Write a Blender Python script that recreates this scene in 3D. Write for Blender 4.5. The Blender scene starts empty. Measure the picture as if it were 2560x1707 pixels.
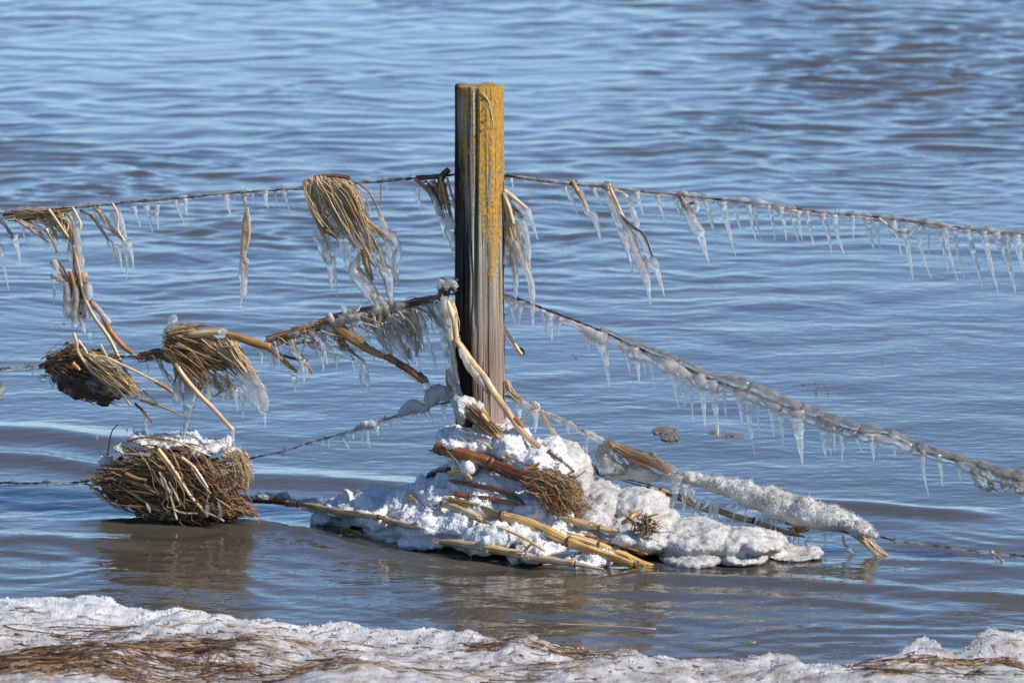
import bpy, math, random
import numpy as np
from mathutils import Vector

random.seed(7); rng = np.random.default_rng(7)
SC = bpy.context.scene; COL = SC.collection
# ------------------------------------------------------------------ camera, sky, sun, exposure
CAM_H, CAM_Y, PITCH, LENS = 2.50, -14.3, math.radians(8.0), 200.0
cd = bpy.data.cameras.new('camera'); cam = bpy.data.objects.new('camera', cd); COL.objects.link(cam)
cam.location = (0, CAM_Y, CAM_H); cam.rotation_euler = (math.radians(90) - PITCH, 0, 0)
cd.sensor_width = 36; cd.lens = LENS; cd.clip_start = 0.1; cd.clip_end = 20000
cd.dof.use_dof = True; cd.dof.focus_distance = 14.35; cd.dof.aperture_fstop = 9.0
SC.camera = cam
SUN_AZ, SUN_EL = math.radians(62), math.radians(38)       # azimuth from the camera's side towards the right
sv = Vector((math.sin(SUN_AZ)*math.cos(SUN_EL), -math.cos(SUN_AZ)*math.cos(SUN_EL), math.sin(SUN_EL)))
w = bpy.data.worlds.new('World'); SC.world = w; w.use_nodes = True
wt = w.node_tree; bg = wt.nodes['Background']
sky = wt.nodes.new('ShaderNodeTexSky'); sky.sky_type = 'NISHITA'; sky.sun_disc = False
sky.sun_elevation = SUN_EL; sky.sun_rotation = math.atan2(sv.x, sv.y)
sky.air_density = 0.75; sky.dust_density = 0.0; sky.ozone_density = 3.5; sky.altitude = 600
tn = wt.nodes.new('ShaderNodeMix'); tn.data_type = 'RGBA'; tn.blend_type = 'MULTIPLY'; tn.inputs[0].default_value = 1.0
tn.inputs[7].default_value = (0.84, 0.96, 1.07, 1)                 # a crisp blue winter sky
wt.links.new(sky.outputs[0], tn.inputs[6]); wt.links.new(tn.outputs[2], bg.inputs[0]); bg.inputs[1].default_value = 0.15
ld = bpy.data.lights.new('sun', 'SUN'); ld.energy = 5.0; ld.angle = math.radians(0.5); ld.color = (1, 0.93, 0.83)
lo = bpy.data.objects.new('sun', ld); COL.objects.link(lo); lo.rotation_euler = sv.to_track_quat('Z', 'Y').to_euler()
SC.view_settings.view_transform = 'Standard'; SC.view_settings.look = 'None'
SC.view_settings.exposure = 0.12; SC.view_settings.gamma = 1.0
SC.cycles.sample_clamp_indirect = 6.0
SC.cycles.use_denoising = True

# ------------------------------------------------------------------ helpers
CP, SP = math.cos(PITCH), math.sin(PITCH)
def ray(x, y):
    a = (x-1280)/2560*36/LENS; b = -(y-853.5)/2560*36/LENS
    return np.array([a, CP + b*SP, -SP + b*CP])
CAMP = np.array([0, CAM_Y, CAM_H])
def fence(x): return -0.0003*(x-1200)                      # the fence runs slightly towards the bank on the right
def W(x, y, d=0.0):                                       # a point of the fence line's upright plane, d behind it
    r = ray(x, y); t = (fence(x) + d - CAM_Y)/r[1]
    return CAMP + r*t
def G(x, y, z=0.0):                                       # a point on the level z
    r = ray(x, y); return CAMP + r*((z - CAM_H)/r[2])
S = 14.4*36/LENS/2560                                     # metres in a source pixel at the fence
K = 720/2352
def zone(ox, oy):
    return lambda *p: [(ox + a[0]*K, oy + a[1]*K) + tuple(a[2:]) for a in p]
zA, zB, zC, zD, zE, zF = zone(0,380), zone(680,380), zone(1240,400), zone(1840,480), zone(0,620), zone(640,680)
zG, zH, zI, zJ, zK, zL = zone(1200,700), zone(1840,820), zone(0,1020), zone(640,1020), zone(1040,1020), zone(1560,1060)

def _h(ix, iy, iz):
    n = (ix.astype(np.int64)*374761393 + iy.astype(np.int64)*668265263 + iz.astype(np.int64)*1274126177) & 0xffffffff
    n = ((n ^ (n >> 13))*1274126177) & 0xffffffff
    n = ((n ^ (n >> 16))*2246822519) & 0xffffffff
    return ((n ^ (n >> 15)) & 0xffffff)/float(0x7fffff) - 1.0
def noise(p):                                             # value noise in -1..1, p is N x 3
    p = np.asarray(p, float); i = np.floor(p); f = p - i; f = f*f*f*(f*(f*6-15)+10); i = i.astype(np.int64)
    r = 0
    for dx in (0,1):
        wx = f[:,0] if dx else 1-f[:,0]
        for dy in (0,1):
            wy = f[:,1] if dy else 1-f[:,1]
            for dz in (0,1):
                wz = f[:,2] if dz else 1-f[:,2]
                r = r + wx*wy*wz*_h(i[:,0]+dx, i[:,1]+dy, i[:,2]+dz)
    return r
def fbm(p, oct=4, gain=0.5):
    p = np.asarray(p, float); r = 0; a = 1
    for k in range(oct): r = r + a*noise(p*(2**k) + 17.3*k); a *= gain
    return r
def spline(P, n):
    P = np.asarray(P, float)
    if len(P) == 1: P = np.vstack([P, P])
    Q = np.vstack([2*P[0]-P[1], P, 2*P[-1]-P[-2]])
    seg = np.linalg.norm(np.diff(P, axis=0), axis=1); cum = np.concatenate([[0], np.cumsum(seg)])
    if cum[-1] == 0: cum[-1] = 1e-9
    s = np.linspace(0, cum[-1], n); out = np.empty((n, P.shape[1]))
    for j, v in enumerate(s):
        k = min(max(np.searchsorted(cum, v, side='right')-1, 0), len(P)-2)
        t = (v - cum[k])/max(cum[k+1]-cum[k], 1e-9)
        a, b, c, e = Q[k], Q[k+1], Q[k+2], Q[k+3]
        out[j] = 0.5*((2*b) + (c-a)*t + (2*a-5*b+4*c-e)*t*t + (3*b-a-3*c+e)*t**3)
    return out

ORI = {}
class MB:
    def __init__(s): s.v = []; s.f = []; s.tc = []; s.ti = []; s.n = 0
    def add(s, v, f, tc=None, ti=0.5):
        v = np.asarray(v, float); s.v.append(v)
        s.f.extend([tuple(int(q)+s.n for q in ff) for ff in f]); s.n += len(v)
        s.tc.append(np.zeros((len(v),3)) if tc is None else tc); s.ti.append(np.full(len(v), ti) if np.isscalar(ti) else ti)
    def tube(s, P, R, sides=7, flat=1.0, lump=0.0, lf=60.0, ti=None, seed=None, cap=True):
        P = np.asarray(P, float); n = len(P); R = np.broadcast_to(np.asarray(R, float), (n,))
        T = np.gradient(P, axis=0); T /= np.maximum(np.linalg.norm(T, axis=1), 1e-12)[:,None]
        Y = np.array([0,1.0,0]); N1 = np.cross(T, Y); l = np.linalg.norm(N1, axis=1)
        N1[l < 0.12] = np.cross(T[l < 0.12], np.array([0,0,1.0])); N1 /= np.linalg.norm(N1, axis=1)[:,None]
        N2 = np.cross(T, N1)
        a = np.arange(sides)/sides*2*math.pi
        D = np.cos(a)[None,:,None]*N1[:,None,:] + flat*np.sin(a)[None,:,None]*N2[:,None,:]
        rr = R[:,None]*np.ones((1,sides))
        if lump:
            sd = random.random()*100 if seed is None else seed
            q = (P[:,None,:] + D*rr[:,:,None]).reshape(-1,3)*lf + sd
            rr = rr*np.maximum(0.15, 1 + lump*(noise(q) + 0.5*noise(q*2.3)).reshape(n, sides))
        V = (P[:,None,:] + D*rr[:,:,None]).reshape(-1,3)
        L = np.concatenate([[0], np.cumsum(np.linalg.norm(np.diff(P,axis=0),axis=1))])
        if ti is None: ti = random.random()
        tc = np.stack([np.tile(np.cos(a),n), np.tile(np.sin(a),n), np.repeat(L,sides)], 1) + np.array([0,0,ti*37])
        F = []
        for i in range(n-1):
            for j in range(sides):
                k = (j+1) % sides
                F.append((i*sides+j, i*sides+k, (i+1)*sides+k, (i+1)*sides+j))
        if cap:
            F.append(tuple(range(sides-1,-1,-1))); F.append(tuple((n-1)*sides+j for j in range(sides)))
        s.add(V, F, tc, ti); return s
    def build(s, name, mat, parent=None, origin=None, smooth=True):
        V = np.vstack(s.v)
        if parent is not None: o = ORI[parent.name]
        else: o = V.mean(0) if origin is None else np.asarray(origin, float)
        me = bpy.data.meshes.new(name); me.from_pydata((V-o).tolist(), [], s.f)
        a = me.attributes.new('tc', 'FLOAT_VECTOR', 'POINT'); a.data.foreach_set('vector', np.vstack(s.tc).ravel())
        a = me.attributes.new('tint', 'FLOAT', 'POINT'); a.data.foreach_set('value', np.concatenate(s.ti))
        if smooth: me.polygons.foreach_set('use_smooth', np.ones(len(me.polygons), bool))
        me.materials.append(mat); me.update()
        ob = bpy.data.objects.new(name, me); COL.objects.link(ob)
        if parent is not None: ob.parent = parent
        else: ob.location = o
        ORI[ob.name] = o
        return ob
def tag(o, label, cat, group=None, kind=None):
    o['label'] = label; o['category'] = cat
    if group: o['group'] = group
    if kind: o['kind'] = kind
    return o
def thing(name, label, cat, loc, group=None):
    o = bpy.data.objects.new(name, None); COL.objects.link(o); o.empty_display_size = 0.05
    o.location = loc; ORI[o.name] = np.asarray(loc, float); return tag(o, label, cat, group)

# ------------------------------------------------------------------ materials
def newmat(name):
    m = bpy.data.materials.new(name); m.use_nodes = True; nt = m.node_tree
    return m, nt, nt.nodes['Principled BSDF'], nt.nodes['Material Output']
def nd(nt, t, **k):
    n = nt.nodes.new(t)
    for a, b in k.items():
        if a.startswith('i_'):
            key = a[2:]; n.inputs[int(key) if key.isdigit() else key].default_value = b
        else: setattr(n, a, b)
    return n
def ramp(nt, fac, stops, interp='LINEAR'):
    r = nt.nodes.new('ShaderNodeValToRGB'); r.color_ramp.interpolation = interp
    e = r.color_ramp.elements
    while len(e) < len(stops): e.new(0.5)
    for q, (p, c) in zip(e, stops): q.position = p; q.color = (c[0], c[1], c[2], 1) if hasattr(c, '__len__') else (c, c, c, 1)
    if fac is not None: nt.links.new(fac, r.inputs[0])
    return r
def mapped(nt, vec, scale):
    m = nt.nodes.new('ShaderNodeVectorMath'); m.operation = 'MULTIPLY'; nt.links.new(vec, m.inputs[0]); m.inputs[1].default_value = scale
    return m.outputs[0]
def math_(nt, op, a, b=None, c=None, clamp=False):
    m = nt.nodes.new('ShaderNodeMath'); m.operation = op; m.use_clamp = clamp
    for i, v in enumerate((a, b, c)):
        if v is None: continue
        if hasattr(v, 'node'): nt.links.new(v, m.inputs[i])
        else: m.inputs[i].default_value = v
    return m.outputs[0]
def mix(nt, f, a, b):
    m = nt.nodes.new('ShaderNodeMix'); m.data_type = 'RGBA'
    for s, v in ((0, f), (6, a), (7, b)):
        if hasattr(v, 'node'): nt.links.new(v, m.inputs[s])
        else: m.inputs[s].default_value = v if s == 0 else (v[0], v[1], v[2], 1)
    return m.outputs[2]
def bump(nt, h, dist, b, strength=1.0):
    n = nt.nodes.new('ShaderNodeBump'); n.inputs['Strength'].default_value = strength; n.inputs['Distance'].default_value = dist
    nt.links.new(h, n.inputs['Height']); nt.links.new(n.outputs[0], b.inputs['Normal']); return n

def mat_ice(name, milk=0.25, tint=(0.94,0.96,0.97), body=(0.82,0.84,0.85), rough=0.06, bscale=160.0, bdist=0.0012):
    m, nt, b, out = newmat(name)
    tcn = nd(nt, 'ShaderNodeTexCoord')
    n1 = nd(nt, 'ShaderNodeTexNoise', i_Scale=bscale, i_Detail=3.0); nt.links.new(tcn.outputs['Object'], n1.inputs['Vector'])
    n2 = nd(nt, 'ShaderNodeTexNoise', i_Scale=38.0, i_Detail=4.0); nt.links.new(tcn.outputs['Object'], n2.inputs['Vector'])
    gl = nd(nt, 'ShaderNodeBsdfGlass', i_IOR=1.31, i_Roughness=rough); gl.inputs['Color'].default_value = (*tint, 1)
    b.inputs['Base Color'].default_value = (*body, 1); b.inputs['Roughness'].default_value = 0.10; b.inputs['Specular IOR Level'].default_value = 0.8
    b.inputs['IOR'].default_value = 1.31
    tr = nd(nt, 'ShaderNodeBsdfTranslucent'); tr.inputs['Color'].default_value = (*body, 1)
    mw = nd(nt, 'ShaderNodeMixShader', i_0=0.5); nt.links.new(b.outputs[0], mw.inputs[1]); nt.links.new(tr.outputs[0], mw.inputs[2])
    f = math_(nt, 'MULTIPLY', ramp(nt, n2.outputs['Fac'], [(0.35, 0.35), (0.7, 1.6)]).outputs[0], milk, clamp=True)
    mx = nd(nt, 'ShaderNodeMixShader'); nt.links.new(f, mx.inputs[0]); nt.links.new(gl.outputs[0], mx.inputs[1]); nt.links.new(mw.outputs[0], mx.inputs[2])
    bm = bump(nt, n1.outputs['Fac'], bdist, b, 0.8); nt.links.new(bm.outputs[0], gl.inputs['Normal'])
    nt.links.new(mx.outputs[0], out.inputs[0]); return m
def mat_straw(name, stops, stripe=0.35, coat=0.35, rough=0.5, sx=7.0):
    m, nt, b, out = newmat(name)
    at = nd(nt, 'ShaderNodeAttribute', attribute_name='tint'); tc = nd(nt, 'ShaderNodeAttribute', attribute_name='tc')
    base = ramp(nt, at.outputs['Fac'], stops)
    n1 = nd(nt, 'ShaderNodeTexNoise', i_Scale=1.0, i_Detail=3.0); nt.links.new(mapped(nt, tc.outputs['Vector'], (sx, sx, 5.0)), n1.inputs['Vector'])
    n2 = nd(nt, 'ShaderNodeTexNoise', i_Scale=1.0, i_Detail=4.0); nt.links.new(mapped(nt, tc.outputs['Vector'], (0.8, 0.8, 22.0)), n2.inputs['Vector'])
    dk = ramp(nt, n1.outputs['Fac'], [(0.36, 1-stripe), (0.58, 1.15)])
    dk2 = ramp(nt, n2.outputs['Fac'], [(0.3, (0.45,0.36,0.3)), (0.55, (1,1,1))])
    c = nd(nt, 'ShaderNodeMix', data_type='RGBA', blend_type='MULTIPLY'); c.inputs[0].default_value = 1
    nt.links.new(base.outputs[0], c.inputs[6]); nt.links.new(dk.outputs[0], c.inputs[7])
    c2 = nd(nt, 'ShaderNodeMix', data_type='RGBA', blend_type='MULTIPLY'); c2.inputs[0].default_value = 0.8
    nt.links.new(c.outputs[2], c2.inputs[6]); nt.links.new(dk2.outputs[0], c2.inputs[7])
    nt.links.new(c2.outputs[2], b.inputs['Base Color']); b.inputs['Roughness'].default_value = rough
    b.inputs['Coat Weight'].default_value = coat; b.inputs['Coat Roughness'].default_value = 0.08; b.inputs['Coat IOR'].default_value = 1.31
    bump(nt, n1.outputs['Fac'], 0.0012, b, 0.6); return m
def mat_snow(name, col=(0.84,0.86,0.88), dirt=(0.30,0.25,0.19), amount=0.35, grain=260.0, gd=0.0018, sss=0.25, shore=False, glaze=0.55):
    m, nt, b, out = newmat(name)
    tcn = nd(nt, 'ShaderNodeTexCoord')
    n1 = nd(nt, 'ShaderNodeTexNoise', i_Scale=grain, i_Detail=3.0); n2 = nd(nt, 'ShaderNodeTexNoise', i_Scale=14.0, i_Detail=8.0, i_Roughness=0.7)
    n3 = nd(nt, 'ShaderNodeTexVoronoi', i_Scale=85.0)
    for n in (n1, n2, n3): nt.links.new(tcn.outputs['Object'], n.inputs['Vector'])
    f = ramp(nt, n2.outputs['Fac'], [(0.50, 0.0), (0.74, 1.0)])
    f2 = math_(nt, 'MULTIPLY', f.outputs[0], amount)
    if shore:                                              # cleaner along the lip, grimier up the bank
        ge = nd(nt, 'ShaderNodeNewGeometry'); sy = nd(nt, 'ShaderNodeSeparateXYZ'); nt.links.new(ge.outputs['Position'], sy.inputs[0])
        k_ = ramp(nt, math_(nt, 'MULTIPLY_ADD', sy.outputs[1], -0.5, -0.5, True), [(0.17, 0.15), (0.44, 0.95)])
        f = ramp(nt, n2.outputs['Fac'], [(0.36, 0.15), (0.62, 1.0)])
        f2 = math_(nt, 'MULTIPLY', math_(nt, 'MULTIPLY', f.outputs[0], amount), k_.outputs[0])
    sp = ramp(nt, n3.outputs['Distance'], [(0.06, 1.0), (0.13, 0.0)])
    spm = math_(nt, 'MULTIPLY', math_(nt, 'MULTIPLY', sp.outputs[0], f.outputs[0]), min(1, amount*1.8))
    c = mix(nt, spm, mix(nt, f2, col, dirt), (0.05,0.04,0.03))
    nt.links.new(c, b.inputs['Base Color']); b.inputs['Roughness'].default_value = 0.42; b.inputs['IOR'].default_value = 1.31
    if sss:
        b.inputs['Subsurface Weight'].default_value = sss; b.inputs['Subsurface Radius'].default_value = (1.0, 0.95, 0.9); b.inputs['Subsurface Scale'].default_value = 0.012
    n6 = nd(nt, 'ShaderNodeTexNoise', i_Scale=24.0, i_Detail=5.0, i_Roughness=0.6); nt.links.new(tcn.outputs['Object'], n6.inputs['Vector'])
    wet = ramp(nt, n6.outputs['Fac'], [(0.44, 0.0), (0.62, 1.0)])
    nt.links.new(math_(nt, 'MULTIPLY_ADD', wet.outputs[0], -0.34, 0.5), b.inputs['Roughness'])
    nt.links.new(mix(nt, math_(nt, 'MULTIPLY', wet.outputs[0], glaze), c, tuple(q*0.62 for q in col)), b.inputs['Base Color'])
    bump(nt, math_(nt, 'MULTIPLY_ADD', n6.outputs['Fac'], 2.0, n1.outputs['Fac']), gd, b, 0.8); return m

ICE = mat_ice('clear_ice', 0.45, rough=0.03, tint=(0.985,0.97,0.95), body=(0.94,0.90,0.85))
ICE_W = mat_ice('milky_ice', 0.42, tint=(0.97,0.96,0.95), body=(0.84,0.82,0.79))
ICE_D = mat_ice('silty_ice', 0.38, tint=(0.92,0.90,0.87), body=(0.62,0.57,0.51), rough=0.05)
STRAW = mat_straw('dry_straw', [(0, (0.16,0.09,0.04)), (0.25, (0.36,0.215,0.09)), (0.55, (0.62,0.43,0.205)), (1, (0.84,0.66,0.40))])
STRAW_D = mat_straw('dark_straw', [(0, (0.035,0.019,0.010)), (0.35, (0.17,0.082,0.03)), (0.7, (0.44,0.245,0.09)), (1, (0.74,0.51,0.26))])
LEAF = mat_straw('brown_leaf', [(0, (0.12,0.05,0.016)), (0.5, (0.33,0.15,0.035)), (1, (0.54,0.28,0.07))], 0.7, 0.7, 0.35)
GOLD = mat_straw('golden_stalk', [(0, (0.58,0.32,0.07)), (1, (0.86,0.53,0.16))], 0.62, 0.3, 0.4, 4.0)
PALE = mat_straw('pale_stalk', [(0, (0.58,0.37,0.16)), (1, (0.84,0.59,0.31))], 0.6, 0.3, 0.4, 4.0)
RUST = mat_straw('rusty_stalk', [(0, (0.18,0.055,0.016)), (1, (0.46,0.18,0.045))], 0.7, 0.4, 0.4, 4.0)
DARKW = mat_straw('dark_twig', [(0, (0.018,0.013,0.01)), (1, (0.06,0.04,0.028))], 0.4, 0.5, 0.4)
SNOW = mat_snow('snow', col=(0.80,0.785,0.76), amount=0.18, glaze=0.42, gd=0.003)
SNOW_G = mat_snow('grey_snow', col=(0.57,0.55,0.52), dirt=(0.27,0.23,0.19), amount=0.7, grain=260, gd=0.0035, glaze=0.6)
SNOW_B = mat_snow('bank_snow', col=(0.74,0.735,0.73), dirt=(0.23,0.175,0.13), amount=1.0, grain=150, gd=0.004, sss=0.0, shore=True, glaze=0.6)
def mat_plain(name, col, rough, nscale=60, var=0.4, metal=0.0):
    m, nt, b, out = newmat(name); tcn = nd(nt, 'ShaderNodeTexCoord')
    n = nd(nt, 'ShaderNodeTexNoise', i_Scale=nscale, i_Detail=5.0); nt.links.new(tcn.outputs['Object'], n.inputs['Vector'])
    r = ramp(nt, n.outputs['Fac'], [(0.3, tuple(c*(1-var) for c in col)), (0.7, tuple(min(1,c*(1+var)) for c in col))])
    nt.links.new(r.outputs[0], b.inputs['Base Color']); b.inputs['Roughness'].default_value = rough; b.inputs['Metallic'].default_value = metal
    bump(nt, n.outputs['Fac'], 0.001, b, 0.5); return m
WIRE = mat_plain('rusty_wire', (0.07,0.032,0.024), 0.5, 220, 0.6, 0.3)
CORE = mat_plain('matted_debris', (0.055,0.037,0.022), 0.7, 45, 0.7)
FOAM = mat_plain('dirty_foam', (0.15,0.13,0.105), 0.75, 90, 0.4)

# ------------------------------------------------------------------ water: one wavy sheet out to the horizon
def water():
    rows = np.concatenate([10.6*np.exp(np.arange(0, 1620)*0.00105), [62,70,85,105,140,200,320,600,1200,3000,8000]])
    t0 = np.linspace(-0.260, 0.260, 540); e = 0.260*np.exp(np.arange(1, 24)*0.16)
    ts = np.concatenate([-e[::-1], t0, e])
    X = rows[:,None]*ts[None,:]; Y = np.repeat((rows+CAM_Y)[:,None], len(ts), 1)
    x, y = X.ravel(), Y.ravel(); r = np.repeat(rows, len(ts)); tt = np.tile(ts, len(rows))
    sp = np.maximum(np.gradient(rows), 0.0011*rows); sp = np.repeat(sp, len(ts))
    p0 = np.stack([x*0.9, y*0.45, 0*x], 1)
    wx = x + 0.16*noise(p0*2.6+5) + 0.05*noise(p0*7+3); wy = y + 0.16*noise(p0*2.6+25) + 0.05*noise(p0*7+31)
    g = np.random.default_rng(21); h = np.zeros_like(x)
    patch = 0.75 + 0.45*noise(np.stack([x*0.5, y*0.16, 0*x+3], 1))
    far = np.clip((y-3.5)/6.0, 0, 1); near = np.clip((0.6-y)/0.8, 0, 1)
    mid_ = np.clip((y+0.2)/1.2, 0, 1)*(1-far)
    pz = np.stack([x*1.3, y*0.5, 0*x+9], 1); patch2 = np.clip(0.9 + 0.9*noise(pz), 0.15, 2)
    for i in range(230):
        lam = 0.085*math.exp(g.random()**1.25*2.3); th = g.normal(0, 0.75) + 0.10
        k = 2*math.pi/lam; s = 0.0080*(1.0 + 0.6*g.random())
        if lam < 0.22: reg = (0.24 + 1.05*far + 0.45*near)*patch2
        elif lam < 0.45: reg = 0.36 + 0.80*far + 0.2*near
        else: reg = 0.40 + 0.20*far + 0.10*near
        fade = np.clip(lam/(3.0*sp) - 0.6, 0, 1)
        reg = reg*(0.92 - 0.30*mid_)
        h += s/k*reg*fade*patch*np.sin(k*(wx*math.sin(th) + wy*math.cos(th)) + g.random()*6.28)
    def ridge(pts, amp, width, z=0.0):                     # a standing wave along traced points
        nonlocal h
        P = np.array([G(a, b, 0)[:2] for a, b in pts]); yy = np.interp(x, P[:,0], P[:,1])
        en = 0.15 + 0*x
        lo_, hi_ = P[0,0], P[-1,0]
        e_ = np.clip((x-lo_)/0.18+1, 0, 1)*np.clip((hi_-x)/0.18+1, 0, 1); e_ = e_*e_*(3-2*e_)
        dd = (y-yy)/width
        h += 0.55*amp*e_*np.exp(-dd*dd)
    ridge([(-200,1075),(120,1085),(260,1105)], 0.030, 0.13)
    ridge([(-200,1135),(100,1150),(240,1175)], 0.034, 0.11)
    ridge([(620,1195),(800,1200),(960,1215)], 0.022, 0.10)
    ridge([(2030,1262),(2160,1268),(2360,1285)], 0.030, 0.08)
    ridge([(650,1318),(760,1330),(900,1372),(1150,1408)], 0.020, 0.06)
    ridge([(300,1305),(450,1318),(600,1312)], 0.016, 0.07)
    ridge([(1650,1446),(1900,1452),(2200,1470),(2700,1510)], 0.020, 0.07)
    ridge([(1500,1475),(1750,1488),(2050,1500),(2300,1530)], 0.012, 0.06)
    ridge([(-200,1345),(100,1350),(300,1358)], 0.015, 0.08)
    ridge([(2250,1400),(2400,1412),(2700,1430)], 0.014, 0.06)
    h = np.clip(h, -0.14, 0.14)*np.clip((300-r)/240, 0, 1)
    nr, nc = len(rows), len(ts); idx = np.arange(nr*nc).reshape(nr, nc)
    F = np.stack([idx[:-1,:-1], idx[:-1,1:], idx[1:,1:], idx[1:,:-1]], -1).reshape(-1,4)
    me = bpy.data.meshes.new('river_water'); V = np.stack([x, y, h], 1)
    me.vertices.add(len(V)); me.vertices.foreach_set('co', V.ravel())
    me.loops.add(F.size); me.loops.foreach_set('vertex_index', F.ravel())
    me.polygons.add(len(F)); me.polygons.foreach_set('loop_start', np.arange(0, F.size, 4)); me.polygons.foreach_set('loop_total', np.full(len(F), 4))
    me.polygons.foreach_set('use_smooth', np.ones(len(F), bool)); me.update(calc_edges=True)
    m, nt, b, out = newmat('muddy_water'); tcn = nd(nt, 'ShaderNodeTexCoord')
    n0 = nd(nt, 'ShaderNodeTexNoise', i_Scale=1.2, i_Detail=3.0); nt.links.new(tcn.outputs['Object'], n0.inputs['Vector'])
    c = ramp(nt, n0.outputs['Fac'], [(0.3, (0.066,0.056,0.041)), (0.7, (0.086,0.072,0.053))])
    nt.links.new(c.outputs[0], b.inputs['Base Color']); b.inputs['Roughness'].default_value = 0.03; b.inputs['IOR'].default_value = 1.333
    n1 = nd(nt, 'ShaderNodeTexNoise', i_Scale=1.0, i_Detail=3.0); nt.links.new(mapped(nt, tcn.outputs['Object'], (14, 19, 14)), n1.inputs['Vector'])
    bump(nt, n1.outputs['Fac'], 0.006, b, 0.5)
    me.materials.append(m); o = bpy.data.objects.new('river_water', me); COL.objects.link(o)
    o['kind'] = 'structure'; o['label'] = 'rippled muddy river water reflecting blue sky'; o['category'] = 'water'
water()

# ------------------------------------------------------------------ snow bank in the foreground
EDGE = [(-900,1490),(-300,1488),(0,1500),(230,1508),(320,1527),(400,1521),(480,1515),(600,1534),(740,1556),(850,1549),(960,1566),(1130,1560),(1230,1576),
        (1340,1566),(1400,1590),(1500,1612),(1560,1604),(1620,1627),(1700,1627),(1820,1634),(1950,1622),(2020,1638),(2150,1632),(2230,1622),(2310,1592),
        (2352,1612),(2400,1628),(2470,1572),(2520,1580),(2560,1570),(2700,1560),(3400,1560)]
EW = np.array([G(a, b, 0.06)[:2] for a, b in EDGE])
LUMPS = [(2315,1600,0.06,0.012),(2480,1585,0.07,0.012),(2560,1580,0.07,0.010),(1330,1580,0.12,0.02),(480,1530,0.16,0.02),(2240,1640,0.12,0.015),(2400,1650,0.15,0.015),
         (1560,1625,0.10,0.02),(2030,1650,0.14,0.02),(330,1600,0.3,0.02),(1000,1600,0.25,0.02)]
LW = [(G(a, b, 0.08), r_, hh) for a, b, r_, hh in LUMPS]
def bank_h(x, y):
    e = np.interp(x, EW[:,0], EW[:,1]) + 0.02*noise(np.stack([x*14, 0*x, 0*x+2], 1)) + 0.010*noise(np.stack([x*45, 0*x, 0*x+2], 1)) - y
    s = np.clip(e/0.05 + 0.6, 0, 1); s = np.sqrt(s)
    q = np.stack([x, y, 0*x], 1)
    det = np.clip((y+6)/2.0, 0, 1)
    h = 0.055 + 0.022*fbm(q*np.array([3.0,2.2,1]), 3) + det*0.011*fbm(q*np.array([7,9,1])+4, 4, 0.5) + det*0.003*fbm(q*42, 3, 0.6)
    h = h + 0.018*np.clip(e, 0, 3)
    for c, r_, hh in LW:
        dd = ((x-c[0])**2 + ((y-c[1]+0.10)*0.9)**2)/(r_*r_)
        h = h + hh*np.exp(-dd*1.6)*(1 + 0.35*fbm(q*18+9, 3, 0.6))
    return -0.08*(1-s) + s*h - 0.05*np.clip(-e-0.02, 0, 5)
def bank():
    ys = np.concatenate([[-46,-30,-20,-14,-10,-8,-6.6,-5.6,-4.8,-4.2,-3.8], np.linspace(-3.5, -0.15, 520)])
    xs = np.concatenate([[-40,-22,-12,-7,-4.5,-3.2,-2.5,-2.0], np.linspace(-1.75, 1.75, 520), [2.0,2.5,3.2,4.5,7,12,22,40]])
    X, Y = np.meshgrid(xs, ys); x, y = X.ravel(), Y.ravel()
    h = bank_h(x, y); V = np.stack([x, y, h], 1)
    idx = np.arange(len(x)).reshape(X.shape)
    F = np.stack([idx[:-1,:-1], idx[:-1,1:], idx[1:,1:], idx[1:,:-1]], -1).reshape(-1,4)
    z = h[F].max(1); keep = z > -0.075
    mb = MB(); mb.add(V, F[keep].tolist())
    # loose grains along the lip
    g = np.random.default_rng(5); n = 5200
    gx = g.uniform(-1.5, 1.5, n); ge = np.interp(gx, EW[:,0], EW[:,1]); gy = ge - np.abs(g.normal(0, 0.25, n)) + 0.02
    gz = bank_h(gx, gy); ok = gz > 0.0
    crystals(mb, np.stack([gx, gy, gz], 1)[ok], g.uniform(0.0015, 0.0042, ok.sum())*np.where(g.random(ok.sum()) < 0.06, 1.6, 1))
    o = mb.build('snow_bank', SNOW_B, origin=(0,-2,0)); o['kind'] = 'structure'; o['label'] = 'crusty snow covered river bank with flattened dead grass'; o['category'] = 'ground'
OCT_V = np.array([[1,0,0],[-1,0,0],[0,1,0],[0,-1,0],[0,0,1],[0,0,-1]], float)
OCT_F = [(0,2,4),(2,1,4),(1,3,4),(3,0,4),(2,0,5),(1,2,5),(3,1,5),(0,3,5)]
def crystals(mb, P, R):
    for p, r_ in zip(P, R):
        a = rng.normal(size=(3,3)); q, _ = np.linalg.qr(a)
        mb.add(p + (OCT_V*r_*rng.uniform(0.55, 1.25, (6,1)))@q, OCT_F)
bank()

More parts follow.
